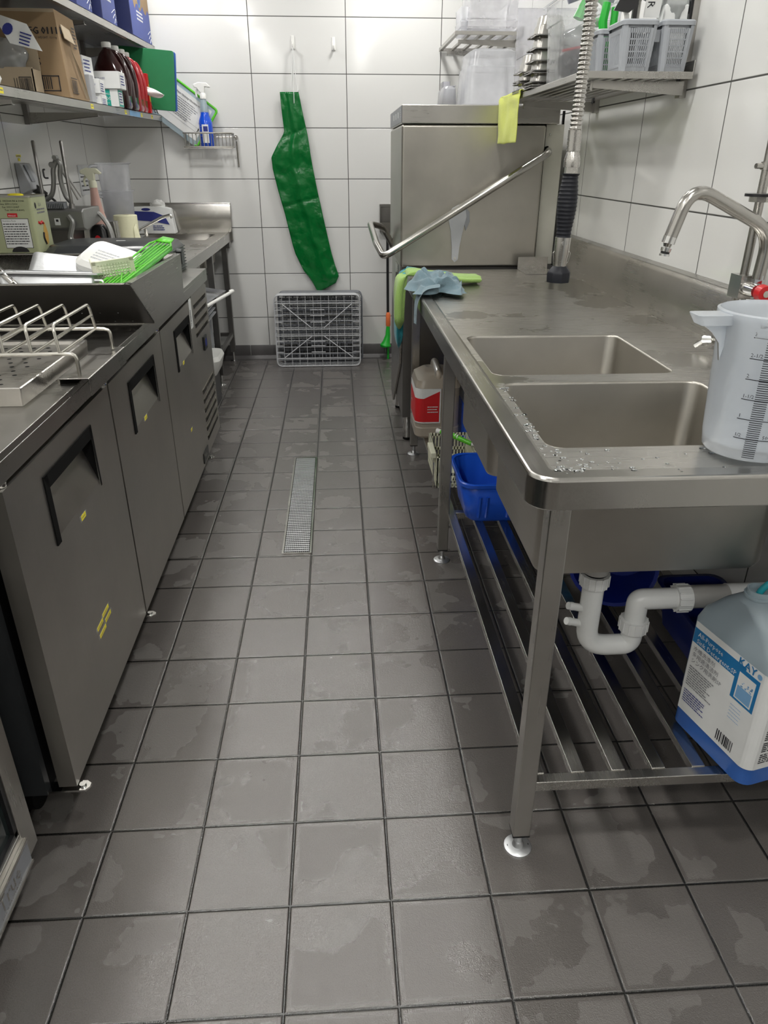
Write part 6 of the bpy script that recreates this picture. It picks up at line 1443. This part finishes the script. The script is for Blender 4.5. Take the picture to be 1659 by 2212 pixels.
b.text('Nutrition Facts', .0088, (-1.240, Yq-.0006, 1.123), (1, 0, 0), (0, 0, 1), 2); lines(b, (-1.24, Yq-.0006, 1.112), (1, 0, 0), (0, 0, 1), 9, .098, .0095, .0035, 2, .15, seed=11)
for j in range(4): b.text(['M. B. WEZHAUNI & SONS', 'Sana: 00911-12021', 'Fax: 00911-20407', 'Taiz: 00911-4-40402'][j], .0095, (-1.245+.008*j, Yq-.0003, 1.198-.0115*j), (1, 0, 0), (0, 0, 1), 2)
b.quad((-1.215, Yq-.0003, 1.140), (-1.175, Yq-.0003, 1.140), (-1.175, Yq-.0003, 1.155), (-1.215, Yq-.0003, 1.155), 1); b.text('Alwasel', .0095, (-1.212, Yq-.0006, 1.143), (1, 0, 0), (0, 0, 1), 0)
Xq = tx1+.0008
b.add([(Xq, 2.40+.024*math.cos(a)*(1-.5*max(0, math.sin(a))), 1.07+.045*math.sin(a)) for a in [2*PI*j/18 for j in range(18)]], [tuple(range(18))], 3)
b.tube(smooth_path([Vector(p) for p in [(Xq, 2.385, 1.03), (Xq, 2.37, 1.055), (Xq, 2.375, 1.075)]], 4), .005, 6, mi=2); b.tube(smooth_path([Vector(p) for p in [(Xq, 2.34, 1.118), (Xq, 2.36, 1.112), (Xq, 2.375, 1.118), (Xq, 2.39, 1.110)]], 4), .005, 6, mi=1)
b.text('ISLA', .018, (Xq+.0003, 2.37, 1.178), (0, 1, 0), (0, 0, 1), 4); lines(b, (Xq+.0003, 2.345, 1.163), (0, 1, 0), (0, 0, 1), 2, .09, .012, .006, 4, .1, seed=3)
b.add([(Xq, 2.34+.009*math.cos(a), 1.182+.012*math.sin(a)) for a in [2*PI*j/12 for j in range(12)]], [tuple(range(12))], 2)
b.add([(-1.19+.035*math.cos(a), Yq-.0008, 1.005+.022*math.sin(a)) for a in [PI*j/14 for j in range(15)]], [tuple(range(15))], 5)
b.build('tin_print', ['label_white', 'label_red', 'ink', 'gold', 'ink_grey', 'black'], t, smooth=False)

# tomato slicer press
t = thing('vegetable_slicer', 'grey cast vegetable slicer with two guide rods and bent lever arm', 'slicer', (-1.15, 2.86, .9))
for x in (-1.240, -1.115):
    b = MB(); b.tube([(x, 2.80, 1.13), (x, 2.80, 1.425), (x, 2.80, 1.43)], [.0085, .0085, .005], 12); b.tube([(x, 2.80, 1.125), (x, 2.80, 1.165)], [.017, .013], 14); b.build('guide_rod', 'dark_steel', t)
b = MB(); b.prism([(2.75, 1.06), (2.75, 1.135), (2.77, 1.145), (3.02, 1.145), (3.02, 1.075), (2.78, 1.05)], 'x', -1.27, -1.055); b.build('head_frame', 'cast', t, bev=.006)
b = MB(); b.box(-1.19, -1.165, 2.748, 2.7495, 1.075, 1.105, 0); b.box(-1.183, -1.172, 2.747, 2.748, 1.09, 1.10, 1); b.build('maker_plate', ['label_white', 'ink'], t)
b = MB()
for i in range(15): x = -1.255+i*.008; b.box(x, x+.004, 2.76, 2.79, 1.146, 1.170)
b.box(-1.262, -1.135, 2.79, 2.80, 1.146, 1.175); b.build('blade_comb', 'grey_mid', t)
b = MB(); b.tube(smooth_path([Vector(p) for p in [(-1.26, 2.84, 1.17), (-1.215, 2.84, 1.20), (-1.195, 2.84, 1.25), (-1.185, 2.84, 1.31), (-1.165, 2.84, 1.345), (-1.150, 2.84, 1.33), (-1.160, 2.84, 1.27), (-1.15, 2.84, 1.20), (-1.13, 2.84, 1.17)]], 5), .011, 10)
b.tube([(-1.185, 2.825, 1.33), (-1.185, 2.855, 1.33)], .013, 14); b.tube([(-1.165, 2.82, 1.36), (-1.165, 2.855, 1.36)], .010, 14); b.build('lever_bracket', 'cast', t)
b = MB(); b.tube([(-1.155, 2.85, 1.32), (-1.10, 2.86, 1.18)], .006, 8); b.tube([(-1.165, 2.87, 1.335), (-1.09, 2.88, 1.19)], .005, 8); b.build('link_arm', 'pvc_grey', t)
b = MB(); b.tube(fillet([(-1.215, 2.81, 1.31), (-1.215, 2.79, 1.31), (-1.215, 2.79, 1.275), (-1.20, 2.80, 1.275)], .008, 3), .004, 8); b.build('catch', 'black', t)
for (xa, ya) in ((-1.13, 2.74), (-1.065, 2.98)):
    b = MB(); b.tube(fillet([(xa+.01, ya, 1.115), (xa+.03, ya-.01, 1.09), (xa+.005, ya-.02, 1.02), (xa+.035, ya-.03, .98), (xa+.02, ya-.03, .91), (xa+.02, ya-.03, .90)], .012, 4), .012, 8) if ya < 2.8 else b.tube(smooth_path([Vector(p) for p in [(xa, ya, 1.11), (xa+.02, ya, 1.105), (xa+.06, ya-.02, 1.05), (xa+.075, ya-.03, .97), (xa+.075, ya-.03, .90)]], 5), .012, 8)
    b.build('leg', 'cast', t)
b = MB(); b.tube(smooth_path([Vector(p) for p in [(-1.25, 2.80, 1.07), (-1.235, 2.78, 1.0), (-1.23, 2.76, .90)]], 5), .012, 8); b.build('leg', 'cast', t)
b = MB(); b.prism([(2.80, 1.05), (3.0, 1.06), (2.98, .96), (2.86, .93)], 'x', -1.25, -1.14); b.build('chute', 'dark_steel', t, bev=.003)
t = thing('black_bottle', 'black container with a red panel behind the slicer legs', 'container', (-1.05, 3.02, .9)); b = MB(); b.loft([(.9005, -1.135, -1.035, 3.015, 3.10, .02), (1.03, -1.13, -1.04, 3.02, 3.095, .025), (1.055, -1.11, -1.06, 3.03, 3.08, .02)]); b.build('container_body', 'black', t)
b = MB(); b.add([(-1.085+.018*math.cos(a), 3.0135, .975+.032*math.sin(a)) for a in [2*PI*j/16 for j in range(16)]], [tuple(range(16))]); b.build('red_panel', 'label_red', t, smooth=False)
b = MB(); b.loft([(.9005, -1.035, -.985, 3.02, 3.09, .01), (1.07, -1.04, -.99, 3.025, 3.085, .01)]); tag(rebase(b.build('steel_box', 'shiny'), (-1.01, 3.05, .9)), 'slim shiny steel box right of the black container', 'box')
# wall socket box
t = thing('wall_socket', 'grey switched wall socket with a yellow label and black plug on left wall', 'socket', (XL, 2.92, 1.26))
b = MB(); b.prism([(XL+.001, 1.20), (XL+.06, 1.225), (XL+.055, 1.25), (XL+.025, 1.335), (XL+.001, 1.338)], 'y', 2.86, 2.99); b.build('housing', 'grey_plastic', t, bev=.004)
b = MB(); b.prism([(XL+.030, 1.328), (XL+.054, 1.256), (XL+.058, 1.257), (XL+.034, 1.330)], 'y', 2.89, 2.93, 0); b.build('switch', ['grey_mid'], t, bev=.001)
b = MB(); b.box(XL+.001, XL+.002, 2.90, 2.955, 1.362, 1.372, 0); b.box(XL+.001, XL+.002, 2.915, 2.94, 1.345, 1.357, 0); lines(b, (XL+.0023, 2.903, 1.364), (0, 1, 0), (0, 0, 1), 1, .045, .01, .005, 1, .05); b.build('yellow_label', ['yellow', 'ink_grey'], t, smooth=False, label='yellow labels above the socket')
b = MB(); b.tube([(XL+.045, 2.94, 1.225), (XL+.09, 2.94, 1.195)], [.022, .016], 12); b.tube(smooth_path([Vector(p) for p in [(XL+.09, 2.94, 1.195), (XL+.13, 2.95, 1.16), (XL+.12, 2.99, 1.05)]], 5), .006, 8); tag(rebase(b.build('power_plug', 'black'), (XL+.06, 2.94, 1.21)), 'black power plug in the grey wall socket', 'plug')
# pink spray bottle
t = thing('spray_bottle', 'spray bottle of pink liquid with a cream trigger, right of the slicer', 'spray bottle', (-1.115, 3.16, .9))
qx, qy = -1.115, 3.175; b = MB(); b.lathe(qx, qy, [(.040, .9005), (.043, .906), (.043, 1.045)], 24); b.lathe(qx, qy, [(.043, 1.045), (.039, 1.08), (.030, 1.12), (.022, 1.18), (.0175, 1.225)], 24); b.build('bottle_body', 'pink', t)
b = MB(); b.lathe(qx, qy, [(.0436, .93), (.0436, 1.035)], 24, cap=False); b.build('label', 'label_white', t); trigger(t, qx, qy, 1.222, 'cream', 1.15)
# nested measuring jugs
for z0, lab in ((.9005, 'hazy measuring jug, lower of the two nested by the left wall'), (1.045, 'hazy measuring jug, upper of the two nested by the left wall')):
    cx, cy = -1.150, 3.72; t = thing('measuring_jug', lab, 'jug', (cx, cy, z0), 'nested hazy measuring jugs')
    b = MB(); b.lathe(cx, cy, [(.001, z0+.003), (.072, z0), (.076, z0+.004), (.089, z0+.282), (.101, z0+.286), (.101, z0+.290)], 36, cap=False); b.build('jug_body', 'clear2', t, ang=50)
    b = MB(); b.tube(smooth_path([Vector(p) for p in [(cx-.07, cy-.055, z0+.275), (cx-.115, cy-.085, z0+.26), (cx-.115, cy-.085, z0+.14), (cx-.068, cy-.052, z0+.11)]], 6), .008, 8); b.build('jug_handle', 'clear2', t)
    b = MB()
    for i in range(9): zz_ = z0+.04+i*.026; b.quad((cx-.045, cy-.0795+.012, zz_), (cx-.030+.004, cy-.086+.008, zz_), (cx-.026, cy-.086+.008, zz_+.003), (cx-.045, cy-.0795+.012, zz_+.003))
    b.build('scale_print', 'ink', t, smooth=False)
b = MB(); b.box(XL+.001, XL+.003, 3.76, 4.02, 1.16, 1.322, 0); b.text('Local Measures', .018, (XL+.0034, 3.775, 1.275), (0, 1, 0), (0, 0, 1), 1); lines(b, (XL+.0034, 3.785, 1.255), (0, 1, 0), (0, 0, 1), 4, .2, .024, .008, 1, .3, seed=7)
tag(rebase(b.build('wall_notice', ['caulk', 'ink'], smooth=False), (XL, 3.88, 1.24)), 'grey laminated notice on left wall behind the nested jugs', 'notice')
# paper roll
t = thing('paper_roll', 'cream paper roll standing upright in front of the nested jugs', 'paper roll', (-1.085, 3.60, .9))
rx, ry = -1.09, 3.60; b = MB(); b.lathe(rx, ry, [(.062, .9005), (.065, .905), (.066, 1.062), (.062, 1.065), (.022, 1.065), (.022, 1.03), (.001, 1.03)], 36); b.build('roll_body', 'roll', t)
b = MB(); b.grid(lambda u, v: (rx+.062*math.cos(-.6+u*.5)+.03*v*u, ry-.066*math.sin(.8-.3*u)-.004*v, 1.0-.1*v+.02*u*(1-v)), 8, 8); b.build('loose_end', 'roll', t, solid=.001)

# water beads on the near end of the sink bench
b = MB(); rr = random.Random(12)
for i in range(95):
    x = .478+abs(rr.gauss(0, .035)); y = .10+rr.random()*.50 if i % 3 else .09+rr.random()*.10
    if i > 70: x = .48+rr.random()*.30; y = .085+rr.random()*.12
    if y > .21 and x > .500: x = .478+rr.random()*.02
    r = .0015+.0035*rr.random()**2; zc = H-.0058 if x > .478 and y > .118 else H-.0008
    e_ = 1+rr.random()*.9
    prof_ = [(r, 0), (r*.93, r*.22), (r*.6, r*.42), (r*.1, r*.5)]
    n0 = len(b.V); b.lathe(0, 0, prof_, 10)
    for k_ in range(n0, len(b.V)): p = b.V[k_]; b.V[k_] = Vector((x+p.x*e_, y+p.y, zc+p.z))
M['water'] = plain('water', (.9, .93, .95, 1), .02, trans=1, mottle=0)
o = tag(rebase(b.build('water_drops', 'water'), (.55, .3, H)), 'scattered water drops on the near corner of the sink bench', 'water drops'); o['kind'] = 'stuff'
